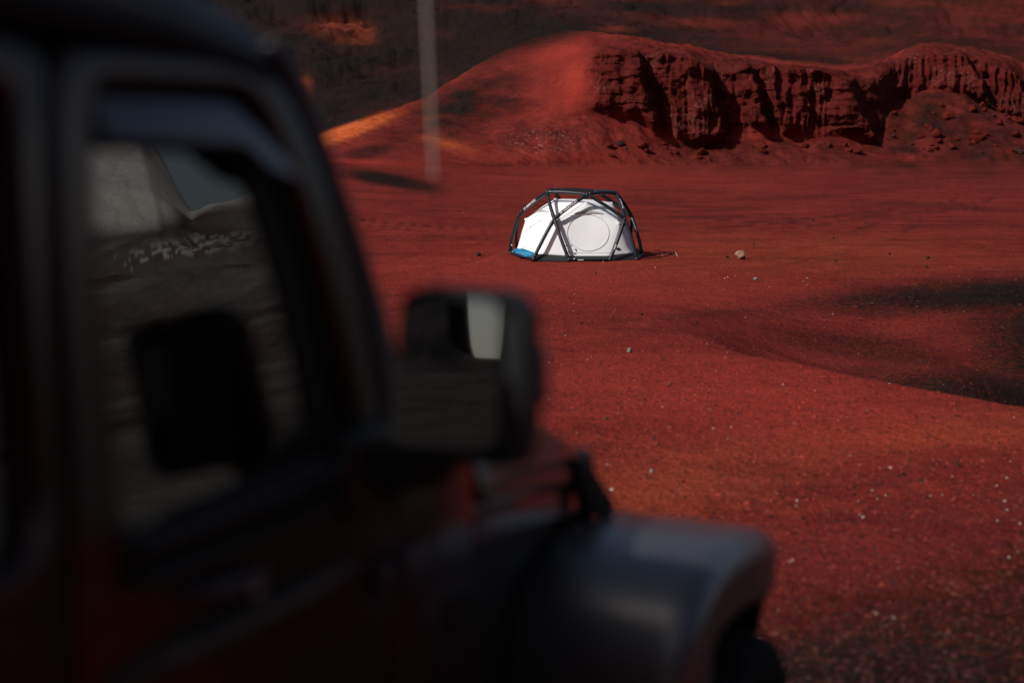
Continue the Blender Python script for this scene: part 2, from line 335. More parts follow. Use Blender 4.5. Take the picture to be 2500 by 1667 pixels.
dark = np.maximum(dark, side*.86*sstep(9, 20, RR)); dark = np.maximum(dark, back*(1-side)*sstep(14, 40, RR)*.97)
streak_ = np.exp(-((elv-4.4)/.55)**2-((deg-64.6)/3.2)**2)*sstep(.14, .34, fbm(X/1.6, Y/1.6, 4, 120)+.7*fbm(X/9, Y/9, 3, 121))*(RR > 60); ash = np.maximum(ash, side*.20*sstep(10, 25, RR)*(.8+.8*fbm(X/14, Y/14, 4, 133))); ash = np.maximum(ash, streak_*.85)
ash = np.clip(ash, 0, 1)
cl = np.maximum(facem, (SEG == 3)*wx*(1-.75*VV)*.9)
dark = np.clip(dark, 0, 1)
# ---- mesh
verts = np.stack([X, Y, Z], -1).reshape(-1, 3).astype(np.float32)
nvv = len(verts); verts = np.vstack([verts, [[0, 0, .74]]]).astype(np.float32)
ii, jj = np.meshgrid(np.arange(NR-1), np.arange(NC), indexing='ij'); j2 = (jj+1) % NC
quads = np.stack([ii*NC+jj, ii*NC+j2, (ii+1)*NC+j2, (ii+1)*NC+jj], -1).reshape(-1, 4)[:, ::-1]
fan = np.stack([np.arange(NC), np.full(NC, nvv), (np.arange(NC)+1) % NC], -1)[:, ::1]
me = bpy.data.meshes.new("ground"); me.vertices.add(len(verts)); me.vertices.foreach_set("co", verts.ravel())
nl = quads.size+fan.size; me.loops.add(nl); me.loops.foreach_set("vertex_index", np.concatenate([quads.ravel(), fan.ravel()]).astype(np.int32))
me.polygons.add(len(quads)+len(fan))
ls = np.concatenate([np.arange(len(quads))*4, quads.size+np.arange(len(fan))*3]).astype(np.int32)
me.polygons.foreach_set("loop_start", ls); me.update(calc_edges=True)
me.polygons.foreach_set("use_smooth", np.ones(len(me.polygons), bool))
def attr(name, arr4):
    at_ = me.color_attributes.new(name, 'FLOAT_COLOR', 'POINT')
    q = np.concatenate([arr4.reshape(-1, 4), [[0,0,0,0]]]).astype(np.float32); at_.data.foreach_set("color", q.ravel())
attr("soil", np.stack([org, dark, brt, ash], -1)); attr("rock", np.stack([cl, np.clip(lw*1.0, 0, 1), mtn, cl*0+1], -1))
GV = verts.reshape(-1, 3)
def ground_z_grid():
    bv = {}
    return bv
class GM:                               # height lookup on the sheet
    def __init__(s): s.R = RR; s.c = np.degrees(PH)
    def z(s, x, y):
        d = math.degrees(math.atan2(x, y)); d = d if d >= PHI_V0 else d+360
        j = int(np.clip(np.searchsorted(s.c, d), 1, NC-1)); t = (d-s.c[j-1])/(s.c[j]-s.c[j-1])
        r = math.hypot(x, y); zz = []
        for k in (j-1, j): zz.append(np.interp(r, np.hypot(X[:NR0+NR1+56, k], Y[:NR0+NR1+56, k]), Z[:NR0+NR1+56, k]))
        return zz[0]*(1-t)+zz[1]*t
gm = GM()

def soil_material():
    m = bpy.data.materials.new("volcanic_cinder"); m.use_nodes = True; n = m.node_tree; L = n.links.new; N = n.nodes.new
    b = n.nodes["Principled BSDF"]; b.inputs["Roughness"].default_value = .92; b.inputs["Specular IOR Level"].default_value = .05
    tc = N("ShaderNodeTexCoord"); P = tc.outputs["Object"]
    def noise_(scale, det=4, rough=.6, vec=None, dist=0):
        t = N("ShaderNodeTexNoise"); t.inputs["Scale"].default_value = scale; t.inputs["Detail"].default_value = det
        t.inputs["Roughness"].default_value = rough; t.inputs["Distortion"].default_value = dist; L(vec or P, t.inputs["Vector"]); return t.outputs["Fac"]
    def rng(s, a, b_, c=0, d=1):
        r = N("ShaderNodeMapRange"); L(s, r.inputs[0]); r.inputs[1].default_value = a; r.inputs[2].default_value = b_; r.inputs[3].default_value = c; r.inputs[4].default_value = d; return r.outputs[0]
    def mix(f, a, c, mode='MIX'):
        x = N("ShaderNodeMix"); x.data_type = 'RGBA'; x.blend_type = mode
        if hasattr(f, 'links') or not isinstance(f, float): L(f, x.inputs[0])
        else: x.inputs[0].default_value = f
        for s, q in ((x.inputs[6], a), (x.inputs[7], c)):
            if isinstance(q, tuple): s.default_value = (*q, 1)
            else: L(q, s)
        return x.outputs[2]
    def math_(op, a, c=None):
        x = N("ShaderNodeMath"); x.operation = op
        for s, q in ((x.inputs[0], a), (x.inputs[1], c)):
            if q is None: continue
            if isinstance(q, (int, float)): s.default_value = q
            else: L(q, s)
        return x.outputs[0]
    s1 = N("ShaderNodeAttribute"); s1.attribute_name = "soil"; s2 = N("ShaderNodeAttribute"); s2.attribute_name = "rock"
    sp = N("ShaderNodeSeparateColor"); L(s1.outputs["Color"], sp.inputs[0]); rk = N("ShaderNodeSeparateColor"); L(s2.outputs["Color"], rk.inputs[0])
    big = noise_(.22, 5, .6); mid = noise_(1.6, 5, .65); fine = noise_(11, 4, .7); gr = noise_(46, 3, .75); grain = noise_(150, 2, .7)
    mp = N("ShaderNodeMapping"); mp.inputs["Scale"].default_value = (.35, 1.6, 1); mp.inputs["Rotation"].default_value = (0, 0, .12); L(P, mp.inputs[0])
    streak = noise_(1.1, 6, .65, mp.outputs[0], .6)
    red = mix(rng(big, .38, .62), (.160,.0195,.0145), (.240,.0300,.0215))
    red = mix(rng(streak, .46, .68, 0, .75), red, (.105,.0125,.0090))
    red = mix(rng(mid, .5, .72, 0, .6), red, (.33,.040,.022))
    orange = mix(rng(mid, .35, .65), (.52,.085,.022), (.62,.145,.042))
    f_or = math_('MULTIPLY', sp.outputs[0], rng(fine, .3, .6, .6, 1.1)); f_or = math_('MINIMUM', f_or, 1.)
    col = mix(f_or, red, orange)
    col = mix(rng(math_('MULTIPLY', sp.outputs[2], 1.), 0, 1, 0, .85), col, (.42,.046,.030))
    black = mix(rng(mid, .35, .68), (.0045,.0036,.0030), (.0155,.0118,.0094))
    # black cinder and painted shade mix in grain by grain
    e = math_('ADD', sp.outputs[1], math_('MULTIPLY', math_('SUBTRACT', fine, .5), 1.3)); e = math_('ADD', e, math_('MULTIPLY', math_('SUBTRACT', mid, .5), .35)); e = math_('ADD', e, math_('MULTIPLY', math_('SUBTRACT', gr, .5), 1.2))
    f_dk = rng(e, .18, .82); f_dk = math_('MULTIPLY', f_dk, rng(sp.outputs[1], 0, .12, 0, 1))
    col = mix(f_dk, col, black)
    col = mix(s1.outputs["Alpha"], col, mix(rng(mid, .35, .65), (.36,.36,.36), (.54,.54,.54)))
    # rock face: dark maroon with pale dusty crusts
    rc = mix(rng(mid, .35, .7), (.048,.0062,.0048), (.100,.0115,.0085)); rc = mix(rng(fine, .58, .7, 0, .6), rc, (.05,.012,.010))
    crust = math_('MULTIPLY', rng(noise_(.35, 4, .6), .50, .60), rng(noise_(5, 5, .8), .55, .61)); rc = mix(math_('MULTIPLY', crust, .5), rc, (.34,.21,.17))
    col = mix(math_('MULTIPLY', rk.outputs[0], .82), col, rc)
    crust2 = math_('MULTIPLY', rk.outputs[1], rng(noise_(5, 5, .8), .57, .63)); col = mix(crust2, col, (.42,.27,.21))
    # individual grains: dark and pale specks
    vo = N("ShaderNodeTexVoronoi"); vo.inputs["Scale"].default_value = 34; L(P, vo.inputs["Vector"])
    vs = N("ShaderNodeSeparateColor"); L(vo.outputs["Color"], vs.inputs[0])
    col = mix(rng(vs.outputs[0], 0, 1, .0, .55), col, mix(.5, col, (.02,.006,.005)))
    v2 = N("ShaderNodeTexVoronoi"); v2.inputs["Scale"].default_value = 13; L(P, v2.inputs["Vector"]); v2s = N("ShaderNodeSeparateColor"); L(v2.outputs["Color"], v2s.inputs[0])
    dk = math_('MULTIPLY', rng(v2s.outputs[1], .74, .80), rng(v2.outputs["Distance"], .28, .42, 1, 0)); col = mix(math_('MULTIPLY', dk, .75), col, (.022,.012,.010))
    v3 = N("ShaderNodeTexVoronoi"); v3.inputs["Scale"].default_value = 17; L(P, v3.inputs["Vector"]); v3s = N("ShaderNodeSeparateColor"); L(v3.outputs["Color"], v3s.inputs[0])
    pl = math_('MULTIPLY', rng(v3s.outputs[2], .965, .975), rng(v3.outputs["Distance"], .12, .3, 1, 0)); col = mix(math_('MULTIPLY', pl, .5), col, (.45,.2,.14))
    mul = rng(grain, .25, .75, .45, 1.65); mul = math_('MULTIPLY', mul, rng(gr, .3, .7, .55, 1.48)); mul = math_('MULTIPLY', mul, rng(fine, .3, .7, .86, 1.14))
    sc = N("ShaderNodeVectorMath"); sc.operation = 'SCALE'; L(col, sc.inputs[0]); L(mul, sc.inputs["Scale"]); L(sc.outputs[0], b.inputs["Base Color"])
    h = math_('ADD', math_('MULTIPLY', gr, .020), math_('MULTIPLY', fine, .05)); h = math_('ADD', h, math_('MULTIPLY', grain, .006)); h = math_('ADD', h, math_('MULTIPLY', mid, .12))
    h = math_('ADD', h, math_('MULTIPLY', vo.outputs["Distance"], -.012))
    bp = N("ShaderNodeBump"); bp.inputs["Strength"].default_value = .9; bp.inputs["Distance"].default_value = 1.0; L(h, bp.inputs["Height"]); L(bp.outputs[0], b.inputs["Normal"])
    return m
SOIL = soil_material()
g = link("ground", me, SOIL, None, False); tag(g, kind="structure")

# ================================================================== stones and pebbles
M_stone = [material("stone_"+k, c, .95, spec=.04, var=.35, vscale=30, bump=.5, bscale=60) for k, c in
           (("tan", (.30,.17,.12)), ("dark", (.045,.022,.018)), ("grey", (.26,.23,.21)), ("white", (.50,.43,.38)), ("red", (.09,.0125,.008)))]
def stone_mesh(name, seed, sub=3, rough=.35):
    bm = bmesh.new(); bmesh.ops.create_icosphere(bm, subdivisions=sub, radius=.5); r = random.Random(seed)
    off = Vector((r.uniform(0, 50), r.uniform(0, 50), r.uniform(0, 50)))
    planes = [(Vector((r.gauss(0,1), r.gauss(0,1), r.gauss(0,1))).normalized(), r.uniform(.30, .44)) for _ in range(11)]
    for v in bm.verts:
        for nrm, d in planes:
            k = v.co.dot(nrm)
            if k > d: v.co -= nrm*(k-d)*.92
        v.co += v.co.normalized()*noise.noise(v.co*2.2+off)*rough*.3
    zmin = min(v.co.z for v in bm.verts)
    for v in bm.verts: v.co.z -= zmin
    me = bpy.data.meshes.new(name); bm.to_mesh(me); bm.free(); me.polygons.foreach_set("use_smooth", [True]*len(me.polygons)); me.set_sharp_from_angle(angle=R_(28)); return me
def ground_at(px, py):
    d = ray(px, py); lo, hi = 4., 140.; h = math.hypot(d.x, d.y)
    R = lo
    while R < hi:
        P = d*(R/h)+Vector((0,0,CAMZ))
        if P.z <= gm.z(P.x, P.y): break
        R *= 1.004
    return P.x, P.y, gm.z(P.x, P.y)
def stone(name, cat, label, px, py, wpx, mat, seed, asp=(1, .9, .75), group=None, rot=None):
    x, y, z = ground_at(px, py); D = math.hypot(x, y); wd = wpx/FPX*D
    me = stone_mesh(name, seed); me.materials.append(mat)
    o = bpy.data.objects.new(name, me); C.objects.link(o); o.scale = (wd*asp[0], wd*asp[1], wd*asp[2]*1.1)
    o.location = (x, y, z-.10*wd); o.rotation_euler = (0, 0, random.uniform(0, 6) if rot is None else rot); tag(o, label, cat, group); return o
stone("boulder", "boulder", "round tan boulder lying alone on the red plain right of the tent", 1808, 634, 28, M_stone[0], 3, (1.1,.9,.8), rot=.5)
stone("rock", "rock", "small dark rock touching the left foot of the tan boulder", 1776, 630, 9, M_stone[1], 4)
stone("rock", "rock", "dark brown rock on the red gravel left of the tent", 1169, 627, 15, M_stone[1], 5, (1.1,.8,.7))
stone("rock", "rock", "pale grey rock in front of the tan boulder", 1845, 684, 11, M_stone[2], 6)
stone("rock", "rock", "grey pointed rock on open gravel to the right of the wing mirror", 1536, 860, 14, M_stone[2], 7, (1,.9,.9))
stone("rock", "rock", "grey rock on orange gravel just above the front fender", 1591, 1153, 12, M_stone[2], 8)
PB = [(1946,1224,8),(2107,1264,9),(2453,1225,9),(2459,1246,8),(2434,1187,7),(2458,1168,7),(2142,1222,6),(2129,1200,6),(2095,1226,5),(2300,1212,5),
      (1785,1044,6),(1777,1072,6),(1970,680,4),(1770,682,5),(1795,675,4),(1820,777,4),(1726,840,4),(2463,1365,8),(2435,1273,6),(2490,1280,7),(1682,1277,6),(2272,1213,6),(1840,1130,4),(2370,1080,4),(1400,760,4),(1380,820,4),(1402,720,4),(1990,955,4),(1600,655,4),(2070,1020,4),(1550,930,4)]
for i, (px, py, wp) in enumerate(PB):
    stone("pebble", "pebble", "small pale pebble lying on the red gravel", px, py, wp*.8, M_stone[3], 30+i % 9, group="white pebbles scattered on the red gravel")
for i, (px, py, wp) in enumerate([(1420,792,8),(1618,880,6),(2040,640,8),(2172,622,7),(2265,632,10),(2150,700,7),(1700,790,8),(1567,770,8),(1690,795,6),(1742,1255,12),(1668,1180,9),(2205,1160,12),(2340,1140,11),(2085,1210,12),(1960,1270,12),(1880,1265,10),(2262,655,8),(1455,670,6),(2035,583,7),(1840,600,5),(1120,520,5),(1985,540,6),(1900,880,6),(1730,960,7),(1600,1030,7)]):
    stone("clinker", "stone", "small black clinker stone sunk in the red gravel", px, py, wp, M_stone[1], 50+i % 9, group="black clinker stones on the red gravel")
# fallen blocks on the scree under the cut face
bvh = BVHTree.FromPolygons([tuple(v) for v in []] or [(0,0,0),(0,0,.1),(0,.1,0)], [(0,1,2)])
def sheet_hit(px, py):
    k = int(round(0)); return None
rr = random.Random(5)
i1 = NR0+NR1+1; i2 = i1+56+30
fallen = []
for k in range(70):
    if k < 46: px, py = rr.uniform(2180, 2495), rr.uniform(255, 375)
    else: px, py = rr.uniform(1450, 2150), rr.uniform(352, 392)
    d = np.abs(PX[i1:i2]-px)*1.0+np.abs(PY[i1:i2]-py)*1.0; q = np.unravel_index(np.argmin(d), d.shape); q = (q[0]+i1, q[1])
    if d.min() > 6: continue
    wd = rr.uniform(.18, .62)*(1 if rr.random() < .8 else 1.5)
    me_ = stone_mesh("fallen_block", 80+k % 12); me_.materials.append(SOIL if False else M_stone[4] if rr.random() < .8 else M_stone[1])
    o = bpy.data.objects.new("fallen_block", me_); C.objects.link(o); o.scale = (wd*1.3, wd, wd*.9)
    o.location = (X[q], Y[q], Z[q]-wd*.2); o.rotation_euler = (rr.uniform(-.3,.3), rr.uniform(-.3,.3), rr.uniform(0,6))
    tag(o, "dark red block fallen onto the scree below the cut cliff", "rock", "fallen blocks on the scree under the cliff")
# loose cinder gravel: thousands of small stones on the nearer floor (nobody could count them)
def gravel():
    n = 42000; r = np.random.default_rng(4)
    u = r.random(n); Rg = 1/(1/6.2+(1/34.-1/6.2)*u**.8); an = np.radians(r.uniform(-24, 25, n))
    x = Rg*np.sin(an); y = Rg*np.cos(an)
    jx = np.clip(np.searchsorted(np.degrees(PH), np.degrees(an)), 1, NC-1)
    z = np.empty(n)
    for j in np.unique(jx):
        m_ = jx == j; z[m_] = np.interp(Rg[m_], np.hypot(X[:NR0+NR1, j], Y[:NR0+NR1, j]), Z[:NR0+NR1, j])
    dk_ = np.empty(n)
    for j in np.unique(jx):
        m_ = jx == j; dk_[m_] = np.interp(Rg[m_], np.hypot(X[:NR0+NR1, j], Y[:NR0+NR1, j]), dark[:NR0+NR1, j])
    s = .006*np.exp(r.normal(0, .45, n))*(1+Rg/26.)
    base_v = np.array([(1,0,.1),(.3,.9,0),(-.8,.6,.1),(-.8,-.6,0),(.3,-.95,.1),(.1,.1,.8)]); nb = len(base_v)
    jit = 1+r.normal(0, .18, (n, nb, 3)); a = r.uniform(0, 6.28, n); c, s_ = np.cos(a), np.sin(a)
    v = base_v[None]*jit*s[:, None, None]
    vx = v[..., 0]*c[:, None]-v[..., 1]*s_[:, None]; vy = v[..., 0]*s_[:, None]+v[..., 1]*c[:, None]; vz = v[..., 2]
    V = np.stack([vx+x[:, None], vy+y[:, None], vz+z[:, None]-s[:, None]*.1], -1).reshape(-1, 3).astype(np.float32)
    f = np.array([(0,1,5),(1,2,5),(2,3,5),(3,4,5),(4,0,5)]); Fc = (f[None]+(np.arange(n)*nb)[:, None, None]).reshape(-1, 3)
    me = bpy.data.meshes.new("gravel"); me.vertices.add(len(V)); me.vertices.foreach_set("co", V.ravel())
    me.loops.add(Fc.size); me.loops.foreach_set("vertex_index", Fc.ravel().astype(np.int32)); me.polygons.add(len(Fc))
    me.polygons.foreach_set("loop_start", (np.arange(len(Fc))*3).astype(np.int32)); me.update(calc_edges=True)
    at_ = me.color_attributes.new('cinder_shade', 'FLOAT_COLOR', 'POINT'); q_ = np.repeat(dk_, nb); at_.data.foreach_set('color', np.stack([q_, q_, q_, q_*0+1], -1).astype(np.float32).ravel())  # soil's dark mask: black cinder plus painted shade
    m = bpy.data.materials.new("loose_cinder"); m.use_nodes = True; nn = m.node_tree; b = nn.nodes["Principled BSDF"]; b.inputs["Roughness"].default_value = .9; b.inputs["Specular IOR Level"].default_value = .2
    tc = nn.nodes.new("ShaderNodeTexCoord"); t = nn.nodes.new("ShaderNodeTexWhiteNoise"); mp = nn.nodes.new("ShaderNodeVectorMath"); mp.operation = 'SNAP'
    mp.inputs[1].default_value = (.03,.03,5.); nn.links.new(tc.outputs["Object"], mp.inputs[0]); nn.links.new(mp.outputs[0], t.inputs[0])
    cr = nn.nodes.new("ShaderNodeValToRGB"); e = cr.color_ramp; e.interpolation = 'CONSTANT'
    for i_, (p, cc) in enumerate([(0,(.10,.016,.012,1)),(.3,(.26,.03,.02,1)),(.74,(.36,.048,.028,1)),(.82,(.03,.018,.015,1)),(.992,(.5,.34,.27,1))]):
        el = e.elements[i_] if i_ < 2 else e.elements.new(p); el.position = p; el.color = cc
    nn.links.new(t.outputs["Value"], cr.inputs[0]); av = nn.nodes.new('ShaderNodeAttribute'); av.attribute_name = 'cinder_shade'; mx = nn.nodes.new('ShaderNodeMix'); mx.data_type = 'RGBA'; mx.inputs[7].default_value = (.03,.018,.013,1); nn.links.new(av.outputs['Fac'], mx.inputs[0]); nn.links.new(cr.outputs[0], mx.inputs[6]); nn.links.new(mx.outputs[2], b.inputs["Base Color"])
    o = link("gravel", me, m, None, False); tag(o, kind="stuff")
gravel()

# ================================================================== tent
M_tube = material("tent_tube", (.012,.013,.019), .42, spec=.5, var=.2, vscale=6, bump=.15, bscale=90)
M_fab = material("tent_fabric", (.84,.845,.86), .8, spec=.25, var=.03, vscale=3, bump=.25, bscale=7)
M_fabs = material("tent_seam", (.40,.40,.42), .8)
M_vent = material("vent_mesh", (.36,.37,.35), .85)
M_floor = material("tent_floor", (.008,.009,.014), .6)
M_blue = material("blue_bag", (.010,.19,.36), .5, var=.35, vscale=9, bump=.8, bscale=14)
M_black = material("black_plastic", (.01,.01,.011), .45)
M_text = material("white_print", (.8,.8,.8), .6)
tx, ty, _ = ground_at(1404, 629); TY0 = 34.65; TZ = gm.z(1.45, TY0)
U = .001729
def tp(cx, cy, d):                       # tent frame: crop drawing -> metres, d = depth behind the front tube
    k = 1+d/33.; return Vector(((cx-1160)*U*k, d, (1140-cy)*U*k-(d+1.3)*.0865+.05))
tent = empty("dome_tent", (at(1200+1160*.17857, 600, TY0).x, TY0+0, TZ-.02))
tent.scale = (1.031,)*3
tag(tent, "white dome tent with an exoskeleton of black inflated tubes on the red plain", "tent")
def low(cx, d, z=.045): return Vector(((cx-1160)*U*(1+d/33.), d, z))
B = {'a':low(262,.55),'b':low(545,-1.12),'c':low(1025,-1.3),'d':low(1588,-1.25),'e':low(1962,-1.05),'f':low(2062,.05),'g':low(1900,1.25),'h':low(1250,1.7),'i':low(900,1.7),'j':low(380,1.45)}
M_ = {'m':tp(832,585,-.95),'r':tp(1795,590,-.85),'s':tp(1925,590,.55),'k':tp(1100,420,1.55),'l':tp(388,540,.45)}
M_['k'].z = .98; M_['s'].z = .92
T = {'1':tp(747,222,-.3),'3':tp(1288,256,-.7),'4':tp(1700,238,.1),'5':tp(1440,212,.85),'2':tp(858,196,.75)}
nodes = {**B, **M_, **T}
edges = ['mb','mc','rd','re','sf','sg','kh','ki','la','lj','ab','cd','ef','gh','ij','1m','3m','3r','4r','4s','5s','5k','2k','2l','1l','13','34','45','52','21']
TR = .0405
def bowed(a, b, amt=.03, n=10):
    c = Vector((.2, .15, .3)); out = ((a+b)/2-c).normalized()
    return [a.lerp(b, i/n)+out*amt*4*(i/n)*(1-i/n) for i in range(n+1)]
frame = None
for e in edges:
    a, b = nodes[e[0]], nodes[e[1]]; ground_e = e in ('ab','cd','ef','gh','ij')
    pts = bowed(a, b, 0 if ground_e else .028); n = len(pts)-1
    rs = [TR*(.72 if i in (0, n) else 1) for i in range(n+1)]
    mb = MB().tube(pts, rs, 14)
    for pp, qq in ((pts[0], pts[1]), (pts[-1], pts[-2])):       # fabric cuffs near each joint
        q = (qq-pp).normalized(); mb.tube([pp+q*.05, pp+q*.06, pp+q*.15, pp+q*.16], [TR*.8, TR*1.13, TR*1.13, TR*.9], 14)
    mb.build("inflated_tube", M_tube, tent)
for k, p in nodes.items():
    bm = bmesh.new(); bmesh.ops.create_icosphere(bm, subdivisions=2, radius=TR*1.25); me_ = bpy.data.meshes.new("tube_joint"); bm.to_mesh(me_); bm.free()
    o = link("tube_joint", me_, M_tube, tent); o.location = p
# hung fabric: pinned at the joints, relaxed between them so every edge sags inward
cen = Vector((.12, .15, 0))
def inn(p, d, dz): q = p+(cen-Vector((p.x, p.y, 0))+Vector((0,0,0)))*d; return Vector((q.x, q.y, p.z+dz))
fn = {}
fn['1'] = tp(850,322,-.15); fn['3'] = tp(1276,350,-.55); fn['4'] = tp(1655,352,.15); fn['5'] = tp(1412,318,.7); fn['2'] = tp(872,305,.7)
fn['m'] = tp(868,612,-.85); fn['r'] = tp(1738,630,-.75); fn['s'] = tp(1850,640,.5); fn['k'] = Vector((.1,1.35,.8)); fn['l'] = tp(458,580,.4)
zb = .14
def lw_(cx, d, z=zb): return Vector(((cx-1160)*U*(1+d/33.), d, z))
fn['a'] = lw_(345,.3,.16); fn['b'] = lw_(600,-.95); fn['c'] = lw_(1060,-1.12,.10); fn['d'] = lw_(1570,-1.08,.10); fn['e'] = lw_(1900,-.85); fn['f'] = lw_(2000,.05,.2); fn['g'] = lw_(1840,1.1); fn['h'] = lw_(1250,1.5); fn['i'] = lw_(900,1.5); fn['j'] = lw_(440,1.25)
polys = ['13452', '1m3', '3r4', '4s5', '5k2', '2l1', 'mbc', 'rde', 'sfg', 'khi', 'lja', '1lab'+'m', '3mcdr', '4refs', '5sghk', '2kijl']
keys = list(fn); bm = bmesh.new(); bv = {k: bm.verts.new(fn[k]) for k in keys}
for p in polys:
    if len(p) == 3: bm.faces.new([bv[q] for q in p])
    else:
        c = bm.verts.new(sum((fn[q] for q in p), Vector())/len(p)); 
        for i_ in range(len(p)): bm.faces.new([bv[p[i_]], bv[p[(i_+1) % len(p)]], c])
bm.verts.index_update(); npin = len(keys)
for it in range(4): bmesh.ops.subdivide_edges(bm, edges=bm.edges[:], cuts=1, use_grid_fill=True)
bmesh.ops.triangulate(bm, faces=bm.faces[:])
bm.verts.ensure_lookup_table(); pin = set()
for v_ in bm.verts:
    if any((v_.co-fn[k]).length < 1e-4 for k in keys): pin.add(v_.index)
    if v_.is_boundary: pin.add(v_.index)
co = np.array([v_.co[:] for v_ in bm.verts]); nb = [[e.other_vert(v_).index for e in v_.link_edges] for v_ in bm.verts]
# neighbouring bottom points: the left side hem rises a little
free = [i_ for i_ in range(len(co)) if i_ not in pin]
for it in range(12):
    new = co.copy()
    for i_ in free: new[i_] = co[nb[i_]].mean(0)
    co = new
for v_, c_ in zip(bm.verts, co): v_.co = c_
bmesh.ops.recalc_face_normals(bm, faces=bm.faces)
me_ = bpy.data.meshes.new("tent_fabric"); bm.to_mesh(me_); fab_bvh = BVHTree.FromBMesh(bm); bm.free()
fab = link("inner_tent", me_, M_fab, tent); sm_ = fab.modifiers.new("solid", 'SOLIDIFY'); sm_.thickness = .004
def on_fab(cx, cy, lift=.012):
    """point on the fabric seen at drawing position cx,cy"""
    o_ = Vector(((cx-1160)*U, -3., (1140-cy)*U+.05+(3-1.3)*.0865)); hit = fab_bvh.ray_cast(o_, Vector((0, 1, -.0865)).normalized())
    if hit[0] is None: return None
    n_ = hit[1]; n_ = n_ if n_.y < 0 else -n_
    return hit[0]+n_*lift
def fab_line(name, pts, r, mat, closed=False, parent=None, lift=.008):
    P = [on_fab(x_, y_, lift) for x_, y_ in pts]; P = [p for p in P if p is not None]
    if len(P) > 2: return MB().tube(P, r, 6, closed=closed).build(name, mat, parent or tent)
zc = [(1293+278*math.cos(t), 785-242*math.sin(t)) for t in np.linspace(0, 2*math.pi, 72, endpoint=False)]
fab_line("door_zipper", zc, .0045, M_fabs, True)
def seam(a, b, n=22): return [(a[0]+(b[0]-a[0])*i/n, a[1]+(b[1]-a[1])*i/n) for i in range(n+1)]
for a_, b_ in (((1275,362),(905,615)), ((1290,362),(1500,528)), ((1300,362),(1728,630)), ((862,330),(1268,350)), ((1060,560),(1120,540)), ((1460,530),(1490,600)), ((880,620),(1045,1045)), ((1735,640),(1590,1045)), ((1800,620),(1905,1040)), ((850,640),(655,1000)), ((1000,1050),(1590,1050))):
    fab_line("seam", seam(a_, b_), .0035, material("seam_tape", (.52,.52,.55), .8) if 'seam_tape' not in bpy.data.materials else bpy.data.materials['seam_tape'], lift=.004)
def patch(name, outline, mat, lift=.014, n=16, parent=None):
    """outline given as upper and lower curves in drawing units"""
    up, lo_ = outline; mb = MB(); vs = []; fs = []
    for i_ in range(n+1):
        t = i_/n; x_ = up[0][0]+(up[-1][0]-up[0][0])*t
        yu = np.interp(x_, [q[0] for q in up], [q[1] for q in up]); yl = np.interp(x_, [q[0] for q in lo_], [q[1] for q in lo_])
        for k_ in range(4):
            p = on_fab(x_, yu+(yl-yu)*k_/3, lift)
            if p is None: p = vs[-1] if vs else Vector((0,0,0))
            vs.append(p)
    for i_ in range(n):
        for k_ in range(3): q = i_*4+k_; fs.append((q, q+1, q+5, q+4))
    o = mesh_obj(name, vs, fs, mat, parent or tent); s_ = o.modifiers.new("s", 'SOLIDIFY'); s_.thickness = .006; return o
cu = [(1105,530),(1150,512),(1200,497),(1260,489),(1330,489),(1400,500),(1450,515),(1505,532)]
patch("vent_hood", (cu, [(1105,532),(1200,528),(1275,538),(1350,528),(1505,534)]), M_vent)
patch("vent_hood", ([(640,490),(690,462),(740,478),(795,500)], [(640,492),(700,488),(750,492),(795,503)]), M_vent)
patch("care_label", ([(1662,985),(1715,985)], [(1662,1010),(1715,1010)]), M_black, .016, 4)
for (x_, y_, s_) in ((1275,500,.018),(668,616,.014),(533,698,.014),(457,972,.016),(1062,950,.016),(1120,1008,.02),(1128,1025,.014),(745,492,.010)):
    p = on_fab(x_, y_, .012)
    if p is not None: MB().tube([p+Vector((0,0,s_)), p+Vector((.004,-.008,.2*s_)), p-Vector((0,0,s_))], [s_*.35, s_*.55, s_*.3], 6).build("toggle", M_black, tent)
fab_line("seam", seam((533,698),(668,616)), .003, M_fabs); fab_line("seam", seam((440,760),(533,698)), .0018, M_fabs)
# ground tub: dark bathtub floor standing up to the hem
order = 'abcdefghij'; n_ = len(order); vs = [Vector((fn[k].x*1.0, fn[k].y, -.02)) for k in order]+[Vector((fn[k].x*.985, fn[k].y*.985, fn[k].z-.0 if k not in 'aj' else .05)) for k in order]
mesh_obj("ground_tub", vs, [(i_, (i_+1) % n_, n_+(i_+1) % n_, n_+i_) for i_ in range(n_)]+[list(range(n_))[::-1]], M_floor, tent, False)
# skirt between the legs
vs = []; 
for k, e_ in (('b',0),('c',0),('d',0),('e',0),('f',0)): vs += [B[k]+Vector((0,.03,-.04)), fn[k]+Vector((0,0,.01))]
mesh_obj("ground_tub", vs, [(0,2,3,1),(2,4,5,3),(4,6,7,5),(6,8,9,7)], M_floor, tent, False)
# valve, pegs, guy lines
for p, r in ((nodes['c']+Vector((.12,-.03,.02)), .014), (nodes['a']+Vector((.05,-.05,.19)), .014), (nodes['a']+Vector((.07,-.05,.03)), .011)):
    MB().tube([p, p+Vector((0,-.03,.01))], r, 10).build("air_valve", M_text, tent)
for p in (nodes['m'].lerp(nodes['c'], .66)+Vector((.05,-.03,0)), nodes['m'].lerp(nodes['c'], .8)+Vector((.05,-.03,0))):
    MB().tube([p, p+Vector((.03,-.02,.02))], [.02,.012], 8).build("air_valve", M_black, tent)
peg = Vector((2.05, .1, .01)); M_cord = material("guy_cord", (.06,.05,.05), .7)
MB().tube([nodes['s'], peg+Vector((.32,-.1,0))], .0035, 5).build("guy_line", M_cord, tent)
MB().tube([fn['f'], peg], .0035, 5).build("guy_line", M_cord, tent)
MB().tube([peg+Vector((.36,-.12,-.03)), peg+Vector((.30,-.08,.10))], [.005,.009], 6).build("peg", M_stone[3], tent)
